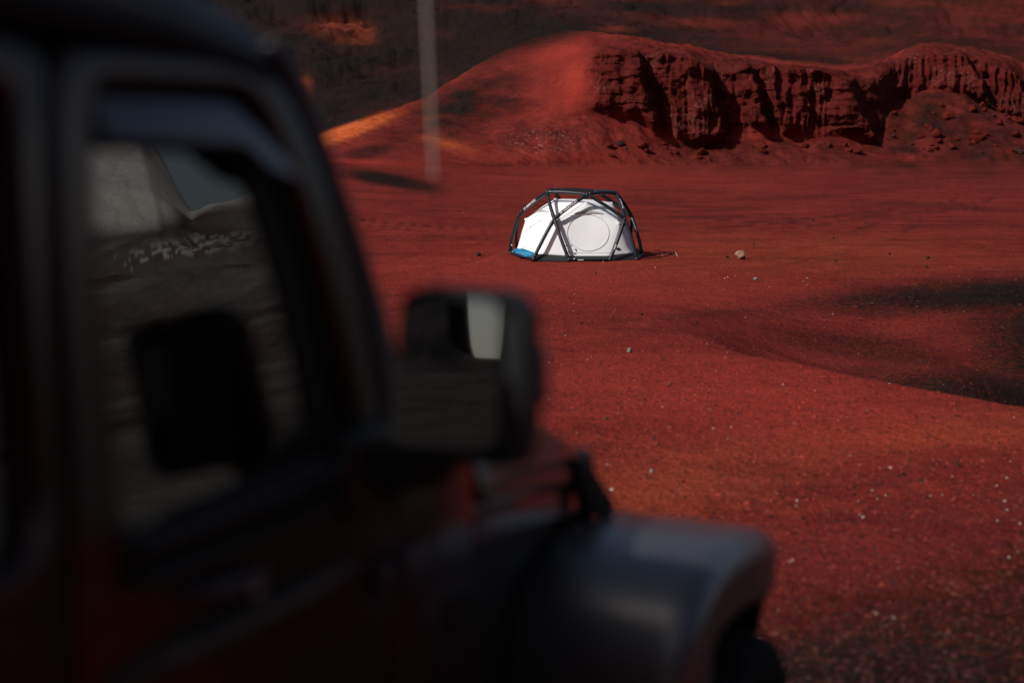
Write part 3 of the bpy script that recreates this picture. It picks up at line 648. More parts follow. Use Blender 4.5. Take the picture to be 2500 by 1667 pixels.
MB().tube([peg+Vector((.03,0,-.03)), peg+Vector((-.02,0,.09))], [.005,.008], 6).build("peg", M_stone[3], tent)
# blue bag in the left opening
bm = bmesh.new(); bmesh.ops.create_icosphere(bm, subdivisions=4, radius=1)
for v_ in bm.verts:
    s_ = v_.co.copy(); q = Vector((math.copysign(abs(s_.x)**.75, s_.x)*.40, s_.y*.17, s_.z*.088)); q += s_*noise.noise(s_*2.1)*.045; q.z -= s_.x*.03; v_.co = q
me_ = bpy.data.meshes.new("stuff_sack"); bm.to_mesh(me_); bm.free(); bag = link("storage_bag", me_, M_blue); 
bag.location = tent.location+Vector((low(462,-.5).x, -.62, .115)); bag.rotation_euler = (0, .10, -.78)
tag(bag, "crumpled blue fabric bag lying inside the left opening of the tent", "bag")
bag.location = tent.location+Vector((low(452,-.5).x+.02, -.55, .12))*1.031
# printed lettering wrapped round the tubes
def tube_text(txt, a, b, face, size, off, parent, name="lettering", spacing=1.0, mark=False):
    cu_ = bpy.data.curves.new("t", 'FONT'); cu_.body = txt; cu_.size = size; cu_.align_x = 'CENTER'; cu_.align_y = 'CENTER'; cu_.space_character = spacing; cu_.offset = .0025
    to = bpy.data.objects.new("t", cu_); C.objects.link(to); bpy.context.view_layer.update()
    dg = bpy.context.evaluated_depsgraph_get(); me = bpy.data.meshes.new_from_object(to.evaluated_get(dg)); bpy.data.objects.remove(to)
    bm = bmesh.new(); bm.from_mesh(me); bmesh.ops.triangulate(bm, faces=bm.faces[:]); bmesh.ops.subdivide_edges(bm, edges=bm.edges[:], cuts=1)
    if mark:
        xm = min(v.co.x for v in bm.verts)-size*.95
        for rr_, n_s in ((size*.52, 6),):
            for k_ in range(3):
                for s__ in (-1, 1):
                    y0 = s__*size*(.10+.17*k_); wq = rr_*(1-.18*k_)
                    q = [bm.verts.new((xm-wq, y0-.05*size, 0)), bm.verts.new((xm, y0-.05*size-s__*.0, 0)), bm.verts.new((xm+wq, y0-.05*size, 0)), bm.verts.new((xm+wq, y0+.05*size, 0)), bm.verts.new((xm, y0+.05*size, 0)), bm.verts.new((xm-wq, y0+.05*size, 0))]
                    bm.faces.new([q[0],q[1],q[4],q[5]]); bm.faces.new([q[1],q[2],q[3],q[4]])
    d = (b-a).normalized(); n1 = (face-d*face.dot(d)).normalized(); n2 = n1.cross(d).normalized(); r = TR*1.06
    cc = Vector((.2, .15, .3)); out = ((a+b)/2-cc).normalized(); L_ = (b-a).length
    for v_ in bm.verts:
        u_ = L_*off+v_.co.x; an = v_.co.y/r; t = u_/L_
        v_.co = a+d*u_+out*.028*4*t*(1-t)+(n1*math.cos(an)-n2*math.sin(an)*(1))*r
    bm.to_mesh(me); bm.free(); me.materials.clear(); return link(name, me, M_text, parent, False)
face = Vector((0, -1, .12))
tube_text("HEIMPLANET", nodes['m'], nodes['3'], face, .070, .49, tent, mark=True)
tube_text("HEIMPLANET", nodes['l'], nodes['1'], Vector((-.35,-1,.3)), .068, .50, tent, mark=True)
tube_text("HEIMPLANET", nodes['4'], nodes['r'], Vector((.55,-1,.2)), .056, .52, tent, mark=True)
tube_text("HEIMPLANET", nodes['c'], nodes['d'], face, .022, .28, tent)
tube_text("HEIMPLANET", nodes['d'], nodes['r'], face, .022, .3, tent)

# ================================================================== the off-roader
Fv = ray(2939, 420).normalized(); Ov = Fv.cross(Vector((0,0,1))).normalized(); Lv = -Ov; Uv = Ov.cross(Fv).normalized()
CAMV = 1.85; ORG = Vector((2.2, 2.1, -.30)); PC = 2.1       # driving axis at p = 2.1
jeep = empty("off_road_vehicle"); tag(jeep, "dark boxy off road vehicle parked in the near left foreground", "vehicle")
wl = Vector((0,0,CAMZ))+Fv*ORG.x+Lv*ORG.y+Uv*(ORG.z-CAMV)
jeep.matrix_world = Matrix(((Fv.x,Lv.x,Uv.x,wl.x),(Fv.y,Lv.y,Uv.y,wl.y),(Fv.z,Lv.z,Uv.z,wl.z),(0,0,0,1)))
def SP(s, p, z): return Vector((s, p, z))-ORG
def lean(z): return 1.30+max(0, z-1.33)*.125
def side(x, y, off=0):                   # a traced outline point at its own distance: the plane of the flank
    d = ray(x, y); z = 1.5
    for _ in range(12):
        p = lean(z)+off; t = p/d.dot(Lv); z = d.dot(Uv)*t+CAMV
    return (d.dot(Fv)*t, z)
def onp(x, y, p):
    d = ray(x, y); t = p/d.dot(Lv); return (d.dot(Fv)*t, d.dot(Uv)*t+CAMV)
M_paint = material("gloss_black_paint", (.024,.0085,.0072), .20, spec=.48, var=.12, vscale=3)
M_hoodp = material("lightened_hood_paint", (.070,.040,.035), .25, spec=.5, coat=.9, var=.1, vscale=3)  # same body paint, lightened and coated to imitate brighter sky reflection
M_hard = material("hardtop_plastic", (.030,.027,.034), .42, spec=.5, var=.15, vscale=5)
M_flare = material("fender_plastic", (.040,.036,.039), .38, spec=.8, coat=1, var=.12, vscale=5)
M_flare.node_tree.nodes['Principled BSDF'].inputs['Coat Roughness'].default_value = .35
M_rubber = material("rubber", (.006,.006,.006), .65, spec=.3)
M_tyre = material("tyre_rubber", (.012,.011,.011), .85, spec=.2, bump=.4, bscale=60)
M_rim = material("dark_alloy", (.03,.03,.032), .35, metal=.8)
M_chrome = material("bare_metal", (.55,.55,.56), .22, metal=1)
M_alloy = material("cast_alloy", (.42,.41,.40), .45, metal=.3)
M_rail = material('rail_rubber', (.014,.013,.014), .55, spec=.3)
M_streak = material('reflection_streak', (.045,.036,.028), .6, spec=.3, var=.4, vscale=12)  # dull tone for the imitated reflection streak on the doors
M_in = material("cabin_trim", (.012,.011,.012), .7)
M_mir = material("mirror_silver", (.31,.313,.317), .02, metal=1)
M_amber = material("amber_lens", (.5,.12,.02), .2)
M_redl = material("red_lens", (.3,.01,.01), .2)
M_lens = material("clear_lens", (.4,.42,.42), .08, coat=1)
M_grey = material("indicator_lens", (.10,.10,.11), .3)
M_ant = material("antenna_sleeve", (.33,.27,.22), .7)
def glass_mat(name, tint, f0):
    m = bpy.data.materials.new(name); m.use_nodes = True; n = m.node_tree; n.nodes.clear()
    o = n.nodes.new("ShaderNodeOutputMaterial"); tr = n.nodes.new("ShaderNodeBsdfTransparent"); tr.inputs[0].default_value = (*tint, 1)
    gl = n.nodes.new("ShaderNodeBsdfGlossy"); gl.inputs["Roughness"].default_value = .0; gl.inputs[0].default_value = (.95,.89,.83,1)
    fr = n.nodes.new("ShaderNodeFresnel"); fr.inputs[0].default_value = f0; mx = n.nodes.new("ShaderNodeMixShader")
    n.links.new(fr.outputs[0], mx.inputs[0]); n.links.new(tr.outputs[0], mx.inputs[1]); n.links.new(gl.outputs[0], mx.inputs[2]); n.links.new(mx.outputs[0], o.inputs[0]); return m
MIRT, MIRV = .25, -.10
M_glass = glass_mat("tinted_glass", (.03,.03,.03), 2.3)
M_clear = glass_mat("windshield_glass", (.30,.31,.31), 1.6)
MIR = {0: 1, 1: -1}
def mp_(P, sd):                           # sd=1: the far (left) side of the vehicle
    return [SP(s, (2*PC-p) if sd else p, z) for s, p, z in P]
def resample(P, n, closed=True):
    P = [Vector((q[0], q[1])) for q in P]; Q = P+[P[0]] if closed else P
    L = [0]
    for i in range(1, len(Q)): L.append(L[-1]+(Q[i]-Q[i-1]).length)
    T_ = np.linspace(0, L[-1], n+(1 if closed else 0)); xs = np.interp(T_, L, [q.x for q in Q]); ys = np.interp(T_, L, [q.y for q in Q])
    r = list(zip(xs, ys)); return r[:-1] if closed else r
def rounded(P, rad, n=5):
    P = [Vector(q) for q in P]; out = []; m = len(P); rads = rad if isinstance(rad, (list, tuple)) else [rad]*m
    for i in range(m):
        a, b, c = P[i-1], P[i], P[(i+1) % m]; r = min(rads[i], (a-b).length*.48, (c-b).length*.48)
        if r < 1e-4: out.append(b); continue
        u = b+(a-b).normalized()*r; v = b+(c-b).normalized()*r
        for k in range(n+1):
            t = k/n; out.append(u*(1-t)**2+b*2*t*(1-t)+v*t*t)
    return [(q.x, q.y) for q in out]
def band(name, outer, inner, off0, off1, mat, sd, parent, bevel=.012, n=64, seg=3):
    """closed frame between two outlines given in (s,z) on the leaning flank"""
    O = resample(outer, n); I = resample(inner, n)
    k0 = min(range(n), key=lambda k: (I[k][0]-O[0][0])**2+(I[k][1]-O[0][1])**2); I = I[k0:]+I[:k0]
    def L3(P, off): return mp_([(s, lean(z)+off, z) for s, z in P], sd)
    vs = L3(O, off0)+L3(I, off0)+L3(O, off1)+L3(I, off1); f = []
    for i in range(n):
        j = (i+1) % n
        f += [(i, j, n+j, n+i), (2*n+i, 3*n+i, 3*n+j, 2*n+j), (i, 2*n+i, 2*n+j, j), (n+i, n+j, 3*n+j, 3*n+i)]
    return mesh_obj(name, vs, f, mat, parent, bevel=bevel, seg=seg, angle=50)
def plate(name, outline, off0, off1, mat, sd, parent, bevel=.004, seg=2):
    a = mp_([(s, lean(z)+off0, z) for s, z in outline], sd); b = mp_([(s, lean(z)+off1, z) for s, z in outline], sd)
    return MB().prism(0, a, b).build(name, mat, parent, bevel=bevel, seg=seg) if False else MB().prism(a, a, b).build(name, mat, parent, bevel=bevel, seg=seg) if False else _prism(name, a, b, mat, parent, bevel, seg)
def _prism(name, a, b, mat, parent, bevel, seg):
    n = len(a); m = MB(); m.add(list(a)+list(b), [list(range(n))[::-1], list(range(n, 2*n))]+[(i, (i+1) % n, n+(i+1) % n, n+i) for i in range(n)])
    return m.build(name, mat, parent, bevel=bevel, seg=seg)
S = lambda pts: [side(x, y) for x, y in pts]
# --- front door: traced outlines
f_out = rounded(S([(168,1420),(128,400),(118,105),(640,148),(720,262),(800,462),(868,690),(912,930),(935,1118),(560,1262)]), [.02,.02,.05,.07,.05,.04,.03,.03,.02,.02])
f_in = rounded(S([(300,1318),(232,700),(214,196),(590,216),(650,285),(722,470),(782,670),(834,890),(872,1068),(600,1196)]), [.03,.03,.035,.06,.05,.04,.03,.03,.03,.02])
f_gl = rounded(S([(330,1306),(250,700),(224,330),(520,350),(608,400),(652,500),(708,690),(752,860),(790,1078),(560,1212)]), [.03,.02,.02,.06,.05,.03,.03,.03,.03,.02])
def grow(P, d):
    c = Vector((sum(q[0] for q in P)/len(P), sum(q[1] for q in P)/len(P))); return [(q[0]+(q[0]-c.x)*d, q[1]+(q[1]-c.y)*d) for q in P]
Bz = 1.33
r_out = [(.42,1.36),(.42,2.02)]+S([(98,100),(108,400),(140,1440)]); r_out = rounded([(.42,1.30),(.42,2.045),S([(98,100)])[0],S([(110,500)])[0],S([(150,1432)])[0]], [.05,.06,.03,.0,.02])
g1, g2, g3 = S([(18,190),(52,760),(100,1395)]); r_in = rounded([(.50,1.345),(.50,1.96),g1,g2,g3], [.06,.05,.04,.0,.09])
r_gl = [(q[0]*1, q[1]) for q in grow(r_in, -.035)]
for sd in (0, 1):
    k = 1 if sd == 0 else 1
    # front door
    lo = rounded([(1.39,Bz+.012),(2.20,Bz-.01),(2.22,1.05),(2.16,.50),(1.40,.42)], [.01,.02,.02,.10,.04])
    a = mp_([(s, 1.30+max(0,.80-z)*.06, z) for s, z in lo], sd); b = mp_([(s, 1.36+max(0,.80-z)*.06, z) for s, z in lo], sd)
    door = _prism("door", a, b, M_paint, jeep, .012, 3)
    band("window_frame", f_out, f_in, -.012, .05, M_hard if False else M_paint, sd, door, .022, seg=5)
    band("window_seal", grow(f_in, .01), f_gl, .022, .046, M_rubber, sd, door, .004)
    plate("window_glass", grow(f_gl, .02), .030, .036, M_glass, sd, door, 0)
    # wind deflector over the opening
    d0 = S([(222,236),(560,248),(650,330),(700,440),(640,420),(560,352),(226,340)]); dd0 = [(s, lean(z)-.03+.028*(1 if i in (0,1,2) else 0), z) for i, (s, z) in enumerate(d0)]
    aa = mp_(dd0, sd); bb = mp_([(s, p+.008, z) for s, p, z in dd0], sd); _prism("wind_deflector", aa, bb, M_flare, door, .003, 2)
    # waist rail
    wr = [onp(x, y, 1.27) for x, y in ((345,1345),(560,1270),(760,1188),(850,1140),(905,1085))]
    P = [(s, 1.282, z) for s, z in wr]; MB().tube(mp_(P, sd), [.018,.019,.019,.021,.016], 12).build("waist_rail", M_rail, door)
    wr2 = [(s, 1.276, z-.045) for s, z in wr[:4]]; MB().tube(mp_(wr2, sd), .014, 10).build("waist_rail", M_rail, door)
    # handle
    hs, hz = onp(585, 1425, 1.27); m = MB(); m.tube(mp_([(hs-.10,1.30,hz+.01),(hs-.08,1.262,hz+.01),(hs+.04,1.258,hz+.004),(hs+.06,1.30,hz)], sd), [.014,.014,.014,.012], 10)
    hd = m.build("door_handle", M_hard, door); m = MB().tube(mp_([(hs+.045,1.292,hz-.012),(hs+.045,1.268,hz-.012)], sd), .017, 14); m.build("door_lock", M_alloy, door)
    MB().tube(mp_([(1.44,1.298,1.14),(1.60,1.290,1.145),(1.9,1.290,1.15),(2.08,1.300,1.155)], sd), [.012,.030,.026,.006], 12).build("reflection_strip", M_streak, door)  # added strip standing in for a pale reflected streak along the door
    m = MB().tube(mp_([(1.60,1.287,1.345),(1.63,1.28,1.345)], sd), .012, 10); 
    # rear door
    lo = rounded([(.42,Bz),(1.375,Bz+.012),(1.385,.42),(.95,.42),(.72,.80),(.42,.84)], [.02,.01,.04,.08,.05,.03])
    a = mp_([(s, 1.30+max(0,.80-z)*.06, z) for s, z in lo], sd); b = mp_([(s, 1.36+max(0,.80-z)*.06, z) for s, z in lo], sd)
    rd = _prism("door", a, b, M_paint, jeep, .012, 3)
    band("window_frame", r_out, r_in, -.012, .05, M_paint, sd, rd, .024, seg=5)
    plate("window_glass", r_gl if False else grow(r_in, .01), .030, .036, M_glass, sd, rd, 0)
    P = mp_([(1.16,1.30,1.17),(1.18,1.262,1.17),(1.30,1.26,1.165),(1.32,1.30,1.16)], sd); MB().tube(P, .014, 10).build("door_handle", M_hard, rd)
    # pillar core behind the frames, sill, rocker
    pc = [(1.30,1.30),(1.46,1.30),(1.50,2.03),(1.30,2.03)]
    plate("pillar", pc, .055, .10, M_rubber, sd, jeep, .004)
    # windshield post
    ps = S([(648,98),(694,108),(786,330),(866,560),(930,760),(968,930),(985,1110),(935,1110),(918,930),(872,690),(806,462),(722,255)])
    a = mp_([(s, lean(z)-.02, z) for s, z in ps], sd); b = mp_([(s, lean(z)+.075, z) for s, z in ps], sd)
    _prism("windshield_post", a, b, M_hard, jeep, .016, 4)
    # body side below and ahead of the doors: cowl flank narrowing to the grille
    for cf in ([(2.22,1.30,.45,1.33),(2.44,1.33,.45,1.315),(2.64,1.355,.45,1.30)], [(2.645,1.356,1.035,1.13),(3.0,1.405,.985,1.075),(3.3,1.45,.935,1.02),(3.62,1.50,.885,.965)]):
        vs = []
        for s, p_, z0, z1 in cf: vs += mp_([(s,p_,z0),(s,p_,z1),(s,p_+.05,z1),(s,p_+.05,z0)], sd)
        n_ = len(cf); mesh_obj("body_side", vs, [(i*4+k_, i*4+(k_+1) % 4, (i+1)*4+(k_+1) % 4, (i+1)*4+k_) for i in range(n_-1) for k_ in range(4)]+[(0,1,2,3),(n_*4-4,n_*4-1,n_*4-2,n_*4-3)], (M_paint if cf[0][0] < 2.3 else M_hoodp), jeep, bevel=.010)
    P_ = mp_([(2.60,1.39,.40),(2.60,1.39,1.06),(3.62,1.53,.91),(3.62,1.53,.40)], sd); Q_ = mp_([(2.60,1.42,.40),(2.60,1.42,1.06),(3.62,1.56,.91),(3.62,1.56,.40)], sd); _prism('inner_panel', P_, Q_, M_rubber, jeep, .004, 1)
    rs_ = [(-.60,1.32),(.40,1.34),(.40,.88),(.62,.84),(.66,.86),(.9,.45),(.90,.40),(.2,.40),(.2,.45),(-.60,.5)]
    rs_ = [(-.62,1.33),(.405,1.33),(.405,.86),(.05,.86),(-.22,.45),(-.62,.45)]
    a = mp_([(s, 1.30, z) for s, z in rs_], sd); b = mp_([(s, 1.36, z) for s, z in rs_], sd); _prism("body_side", a, b, M_paint, jeep, .015, 3)
    sl = rounded([(.92,.43),(2.32,.43),(2.32,.30),(.92,.30)], .03); a = mp_([(s, 1.22, z) for s, z in sl], sd); b = mp_([(s, 1.42, z) for s, z in sl], sd); _prism("rock_slider", a, b, M_hard, jeep, .012, 3)
    # rear quarter glass and hardtop side
    hq = rounded([(-.60,1.345),(.40,1.345),(.40,2.045),(-.50,2.045)], .03); hi = rounded([(-.44,1.45),(.30,1.45),(.30,1.93),(-.38,1.93)], .05)
    band("hardtop_side", hq, hi, -.0, .045, M_hard, sd, jeep, .012); plate("quarter_glass", grow(hi, .02), .02, .026, M_glass, sd, jeep, 0)
    # hinges
    for (hz_, w_) in ((1.10,.05),(.68,.05)):
        P = [(2.12,1.288,hz_),(2.30,1.292,hz_)]; m = MB(); a = [(2.14,1.285,hz_-.028),(2.34,1.295,hz_-.028),(2.34,1.295,hz_+.028),(2.14,1.285,hz_+.028)]
        m.add(mp_(a, sd)+mp_([(s, p+.02, z) for s, p, z in a], sd), [(0,1,2,3),(4,7,6,5),(0,4,5,1),(1,5,6,2),(2,6,7,3),(3,7,4,0)])
        m.tube(mp_([(2.215,1.282,hz_-.04),(2.215,1.282,hz_+.04)], sd), .015, 10); m.build("hinge", M_hard, jeep, bevel=.003, seg=2)
    vq = rounded([(2.46,.98),(2.66,.97),(2.66,.88),(2.48,.88)], .02)
    a = mp_([(s, 1.325+(s-2.46)*.14, z) for s, z in vq], sd); b = mp_([(s, 1.36+(s-2.46)*.14, z) for s, z in vq], sd); _prism("side_vent", a, b, M_rubber, jeep, .006, 2)
    # --- front fender: lofted flare with rounded shoulder and plan
    sec = []
    path = [(3.06,.02),(3.02,.22),(3.0,.45),(3.0,.60),(3.015,.71),(3.05,.80),(3.11,.86),(3.20,.895),(3.34,.91),(3.50,.90),(3.66,.875),(3.82,.845),(3.98,.805),(4.15,.74),(4.29,.65),(4.38,.55),(4.43,.46),(4.44,.42)]
    outp = lambda s: float(np.interp(s, [3.0,3.55,3.70,3.86,4.0,4.15,4.3,4.45], [.985,.985,.993,1.012,1.045,1.09,1.14,1.20]))
    vs = []; ns = 14; wc = Vector((3.67, .16))
    for i_, (s, z) in enumerate(path):
        a_ = Vector(path[max(i_-1, 0)]); b_ = Vector(path[min(i_+1, len(path)-1)]); t_ = (b_-a_).normalized(); nn = Vector((t_.y, -t_.x))
        if nn.dot(wc-Vector((s, z))) < 0: nn = -nn
        po = outp(s); r = .085; row = [(s, 1.47, z), (s, 1.28, z), (s, 1.15, z)] if po < 1.12 else [(s, 1.50, z), (s, 1.47, z), (s, (po+r+1.47)/2, z)]
        for k_ in range(7):
            q = k_/6*math.pi/2; dd_ = r*.8*(1-math.cos(q)); row.append((s+nn.x*dd_, po+r-r*math.sin(q), z+nn.y*dd_))
        for dd_, op in ((.12, 0), (.165, .0), (.178, .008), (.178, .04)): row.append((s+nn.x*dd_, po+op, z+nn.y*dd_))
        vs += mp_(row, sd)
    f = [(i*ns+j, i*ns+j+1, (i+1)*ns+j+1, (i+1)*ns+j) for i in range(len(path)-1) for j in range(ns-1)]
    fe = mesh_obj("fender", vs, f, M_flare, jeep, True, sub=1); so_ = fe.modifiers.new("solid", 'SOLIDIFY'); so_.thickness = .012; so_.offset = -1
    fe.modifiers.move(1, 0)
    vs = []
    for i_, (s, z) in enumerate(path):
        nn = (wc-Vector((s, z))).normalized(); po = outp(s); vs += mp_([(s+nn.x*.03, po+.06, z+nn.y*.03), (s+nn.x*.03, 1.50, z+nn.y*.03), (s+nn.x*.12, po+.022, z+nn.y*.12)], sd)
    fl_ = mesh_obj("fender_liner", vs, [(i*3+a_, i*3+b_, (i+1)*3+b_, (i+1)*3+a_) for i in range(len(path)-1) for a_, b_ in ((0,1),(2,0))], M_rubber, jeep)
    # inner wheel well
    m = MB(); a = [(2.30,1.30,.88),(3.30,1.30,.85),(3.30,1.30,.1),(2.3,1.30,.1)]
    m.box(SP(2.98,1.50,.25) if not sd else SP(2.98,2.62,.25), SP(4.0,1.58,.80) if not sd else SP(4.0,2.70,.80))
    m.build("wheel_well", M_rubber, jeep, smooth=False)
    # rear flare
    st = [(.20,.52,.52),(.26,.74,.66),(.38,.90,.80),(.55,.94,.84),(.78,.94,.84),(.92,.90,.78),(1.02,.74,.62),(1.10,.5,.45)]
    st = [(s-.42, a_, b_) for s, a_, b_ in st]; vs = []
    for s, zt, zl in st: vs += mp_([(s,1.33,zt),(s,1.16,zt),(s,1.13,zt-.03),(s,1.125,zl)], sd)
    fe = mesh_obj("rear_flare", vs, [(i*4+j, i*4+j+1, (i+1)*4+j+1, (i+1)*4+j) for i in range(len(st)-1) for j in range(3)], M_flare, jeep, True, sub=2); so_ = fe.modifiers.new("solid", 'SOLIDIFY'); so_.thickness = .015
    gs = [(4.06,1.125,.455),(4.06,1.125,.66),(4.06,1.50,.72),(4.06,1.50,.43)]; _prism('splash_guard', mp_(gs, sd), mp_([(s+.04, p, z) for s, p, z in gs], sd), M_rubber, jeep, .01, 2)
    # hood latch and its hook
    lp = [onp(x, y, 1.44) for x, y in ((1400,1112),(1432,1118),(1470,1180),(1498,1225),(1490,1262),(1440,1262),(1412,1190))]
    a = mp_([(s, 1.43, z) for s, z in lp], sd); b = mp_([(s, 1.47, z) for s, z in lp], sd); _prism("hood_latch", a, b, M_rubber, jeep, .012, 3)
    # mirror
    sg = (lambda P: mp_(P, sd))
    mr = empty("wing_mirror"); mr.parent = jeep; mr.location = SP(2.05, 1.25 if not sd else 2*PC-1.25, 1.33)
    def shift(o): o.location = -mr.location; return o
    def housing(sA, scale, z_off=0):
        c0 = (1.070, 1.507); o_ = rounded([(c0[0]-.118*scale, c0[1]-.145*scale), (c0[0]+.118*scale, c0[1]-.145*scale), (c0[0]+.110*scale, c0[1]+.142*scale), (c0[0]-.112*scale, c0[1]+.142*scale)], .045*scale, 6)
        return [(sA, p, z) for p, z in o_]
    R0, R1, R2, R3, R4 = housing(2.030,.97), housing(2.024,1.0), housing(2.07,1.02), housing(2.12,.90), housing(2.155,.62)
    Ri0, Ri1 = housing(2.030,.90), housing(2.060,.88); n = len(R0)
    vs = []; rings = [Ri1, Ri0, R0, R1, R2, R3, R4]
    for q in rings: vs += sg(q)
    f = [(i*n+j, i*n+(j+1) % n, (i+1)*n+(j+1) % n, (i+1)*n+j) for i in range(len(rings)-1) for j in range(n)]+[[6*n+j for j in range(n)], [j for j in range(n)][::-1]]
    hsg = mesh_obj("mirror_housing", vs, f, M_black, mr, True); shift(hsg)
    # silvered glass, turned slightly outward
    gq = [(0, 1.095+(p-1.07)*.90, z+.005) for _, p, z in housing(0, .84)]; gl = []
    for _, p, z in gq: gl.append((2.036-(p-1.07)*MIRT-(z-1.525)*MIRV, p, z))
    go = _prism("mirror_glass", sg(gl), sg([(s+.004, p, z) for s, p, z in gl]), M_mir, mr, 0, 1); shift(go)
    m = MB(); m.tube(sg([(2.08,1.10,1.40),(2.085,1.16,1.345),(2.09,1.24,1.325),(2.12,1.33,1.32)]), [.040,.042,.045,.055], 14); shift(m.build("mirror_arm", M_black, mr))
    m = MB(); bq = rounded([(2.0,1.40),(2.26,1.40),(2.27,1.26),(2.0,1.25)], .03); shift(_prism("mirror_foot", sg([(s, 1.255, z) for s, z in bq]), sg([(s, 1.315, z) for s, z in bq]), M_black, mr, .012, 3))
    m = MB(); iq = rounded([(2.06,1.46),(2.105,1.46),(2.10,1.56),(2.065,1.56)], .012); shift(_prism("indicator", sg([(s, .943, z) for s, z in iq]), sg([(s, .97, z) for s, z in iq]), M_grey, mr, .004, 2))
# --- roof
rs = [(-.55,2.20),(.4,2.215),(1.2,2.20),(1.70,2.155),(1.90,2.11)]; vs = []; prof = [(1.385,-.125),(1.375,-.085),(1.40,-.035),(1.47,-.005),(1.70,.02),(2.1,.03)]
for s, z in rs:
    row = [(s, p, z+dz) for p, dz in prof]+[(s, 2*PC-p, z+dz) for p, dz in prof[-2::-1]]; vs += [SP(*q) for q in row]
nr = 11; s, z = rs[-1]
row = [(s+.05, p, z-.03+dz*.7) for p, dz in prof]+[(s+.05, 2*PC-p, z-.03+dz*.7) for p, dz in prof[-2::-1]]; vs += [SP(*q) for q in row]
f = [(i*nr+j, i*nr+j+1, (i+1)*nr+j+1, (i+1)*nr+j) for i in range(5) for j in range(nr-1)]+[[5*nr+j for j in range(nr)], [j for j in range(nr)][::-1]]
roof = mesh_obj("roof", vs, f, M_hard, jeep, bevel=.02, seg=4, angle=40)
for sd in (0, 1):
    P = mp_([(-.55,1.392,2.055),(.4,1.392,2.07),(1.2,1.392,2.065),(1.70,1.388,2.035),(1.93,1.385,1.995)], sd); MB().tube(P, .026, 10).build("gutter", M_rubber, jeep)
MB().box(SP(-.52,1.44,2.03), SP(1.86,2.76,2.05)).build("headliner", M_in, jeep, smooth=False)
# windshield frame top and glass, cowl
hd_ = _prism("windshield_header", [SP(1.86,1.40,2.06), SP(1.86,2.80,2.06), SP(1.97,2.80,1.99), SP(1.97,1.40,1.99)], [SP(1.80,1.40,2.0), SP(1.80,2.80,2.0), SP(1.93,2.80,1.93), SP(1.93,1.40,1.93)], M_hard, jeep, .012, 3)
_prism("windshield", [SP(1.945,1.44,1.955), SP(1.945,2.76,1.955), SP(2.235,2.80,1.34), SP(2.235,1.40,1.34)], [SP(1.939,1.44,1.955), SP(1.939,2.76,1.955), SP(2.229,2.80,1.34), SP(2.229,1.40,1.34)], M_clear, jeep, 0, 1)
cw = [(2.16,1.33,1.325),(2.66,1.37,1.275),(2.66,2.83,1.275),(2.16,2.87,1.325)]
_prism("cowl", [SP(*q) for q in cw], [SP(s, p, z-.10) for s, p, z in cw], M_hoodp, jeep, .02, 4)
for sgn in (0, 1): MB().tube([SP(2.30,1.75+.6*sgn,1.345), SP(2.20,1.62+.6*sgn,1.42), SP(2.17,1.55+.6*sgn,1.47)], .008, 8).build("wiper", M_rubber, jeep)
# hood
hs = [(2.655,1.345,1.285),(2.9,1.375,1.262),(3.2,1.42,1.222),(3.45,1.455,1.17),(3.58,1.48,1.125),(3.64,1.52,1.04)]; vs = []
pr = [(0,-.17),(.0,-.12),(.022,-.062),(.075,-.02),(.22,.015),(.40,.045)]
for s, p0, z in hs:
    w_ = PC-p0; row = [(s, p0+a, z+dz) for a, dz in pr]+[(s, PC, z+.055)]; row += [(s, 2*PC-p, z_) for _, p, z_ in row[-2::-1]]; vs += [SP(*q) for q in row]
nr = 13; f = [(i*nr+j, i*nr+j+1, (i+1)*nr+j+1, (i+1)*nr+j) for i in range(len(hs)-1) for j in range(nr-1)]
hood = mesh_obj("hood", vs, f, M_hoodp, jeep, sub=2); q = hood.modifiers.new("solid", 'SOLIDIFY'); q.thickness = .01; hood.modifiers.move(1, 0)
# grille, lamps, bumpers
gr = mesh_obj("grille", *(lambda m: (m.v, m.f))(MB().box(SP(3.60,1.50,.62), SP(3.68,2.70,1.06))), M_paint, jeep, bevel=.03)
for k in range(7): MB().box(SP(3.675,1.86+k*.07,.70), SP(3.69,1.895+k*.07,1.0)).build("grille_slot", M_rubber, gr, bevel=.006)
for p in (1.64, 2.56):
    m = MB().tube([SP(3.66,p,.88), SP(3.70,p,.88), SP(3.72,p,.88)], [.105,.105,.07], 28); h_ = m.build("headlight", M_lens, jeep); MB().tube([SP(3.675,p,.88), SP(3.705,p,.88)], .118, 28).build("headlight_ring", M_rubber, h_)
MB().box(SP(4.02,1.30,.22), SP(4.20,2.90,.42)).build("front_bumper", M_hard, jeep, bevel=.03)
MB().box(SP(3.6,1.75,.15), SP(4.03,1.85,.30)).box(SP(3.6,2.35,.15), SP(4.03,2.45,.30)).build("frame_rail", M_rubber, jeep, bevel=.01)
MB().box(SP(-.80,1.30,.42), SP(-.62,2.90,.60)).build("rear_bumper", M_hard, jeep, bevel=.03)
_prism("tailgate", [SP(-.64,1.32,.5), SP(-.64,2.88,.5), SP(-.62,2.86,1.34), SP(-.62,1.34,1.34)], [SP(-.58,1.32,.5), SP(-.58,2.88,.5), SP(-.58,2.86,1.34), SP(-.58,1.34,1.34)], M_paint, jeep, .02, 3)
_prism("rear_window", [SP(-.60,1.36,1.35), SP(-.60,2.84,1.35), SP(-.50,2.80,2.05), SP(-.50,1.40,2.05)], [SP(-.59,1.36,1.35), SP(-.59,2.84,1.35), SP(-.49,2.80,2.05), SP(-.49,1.40,2.05)], M_glass, jeep, 0, 1)
for p in (1.33, 2.75): MB().box(SP(-.66,p,.95), SP(-.60,p+.12,1.20)).build("tail_light", M_redl, jeep, bevel=.012)
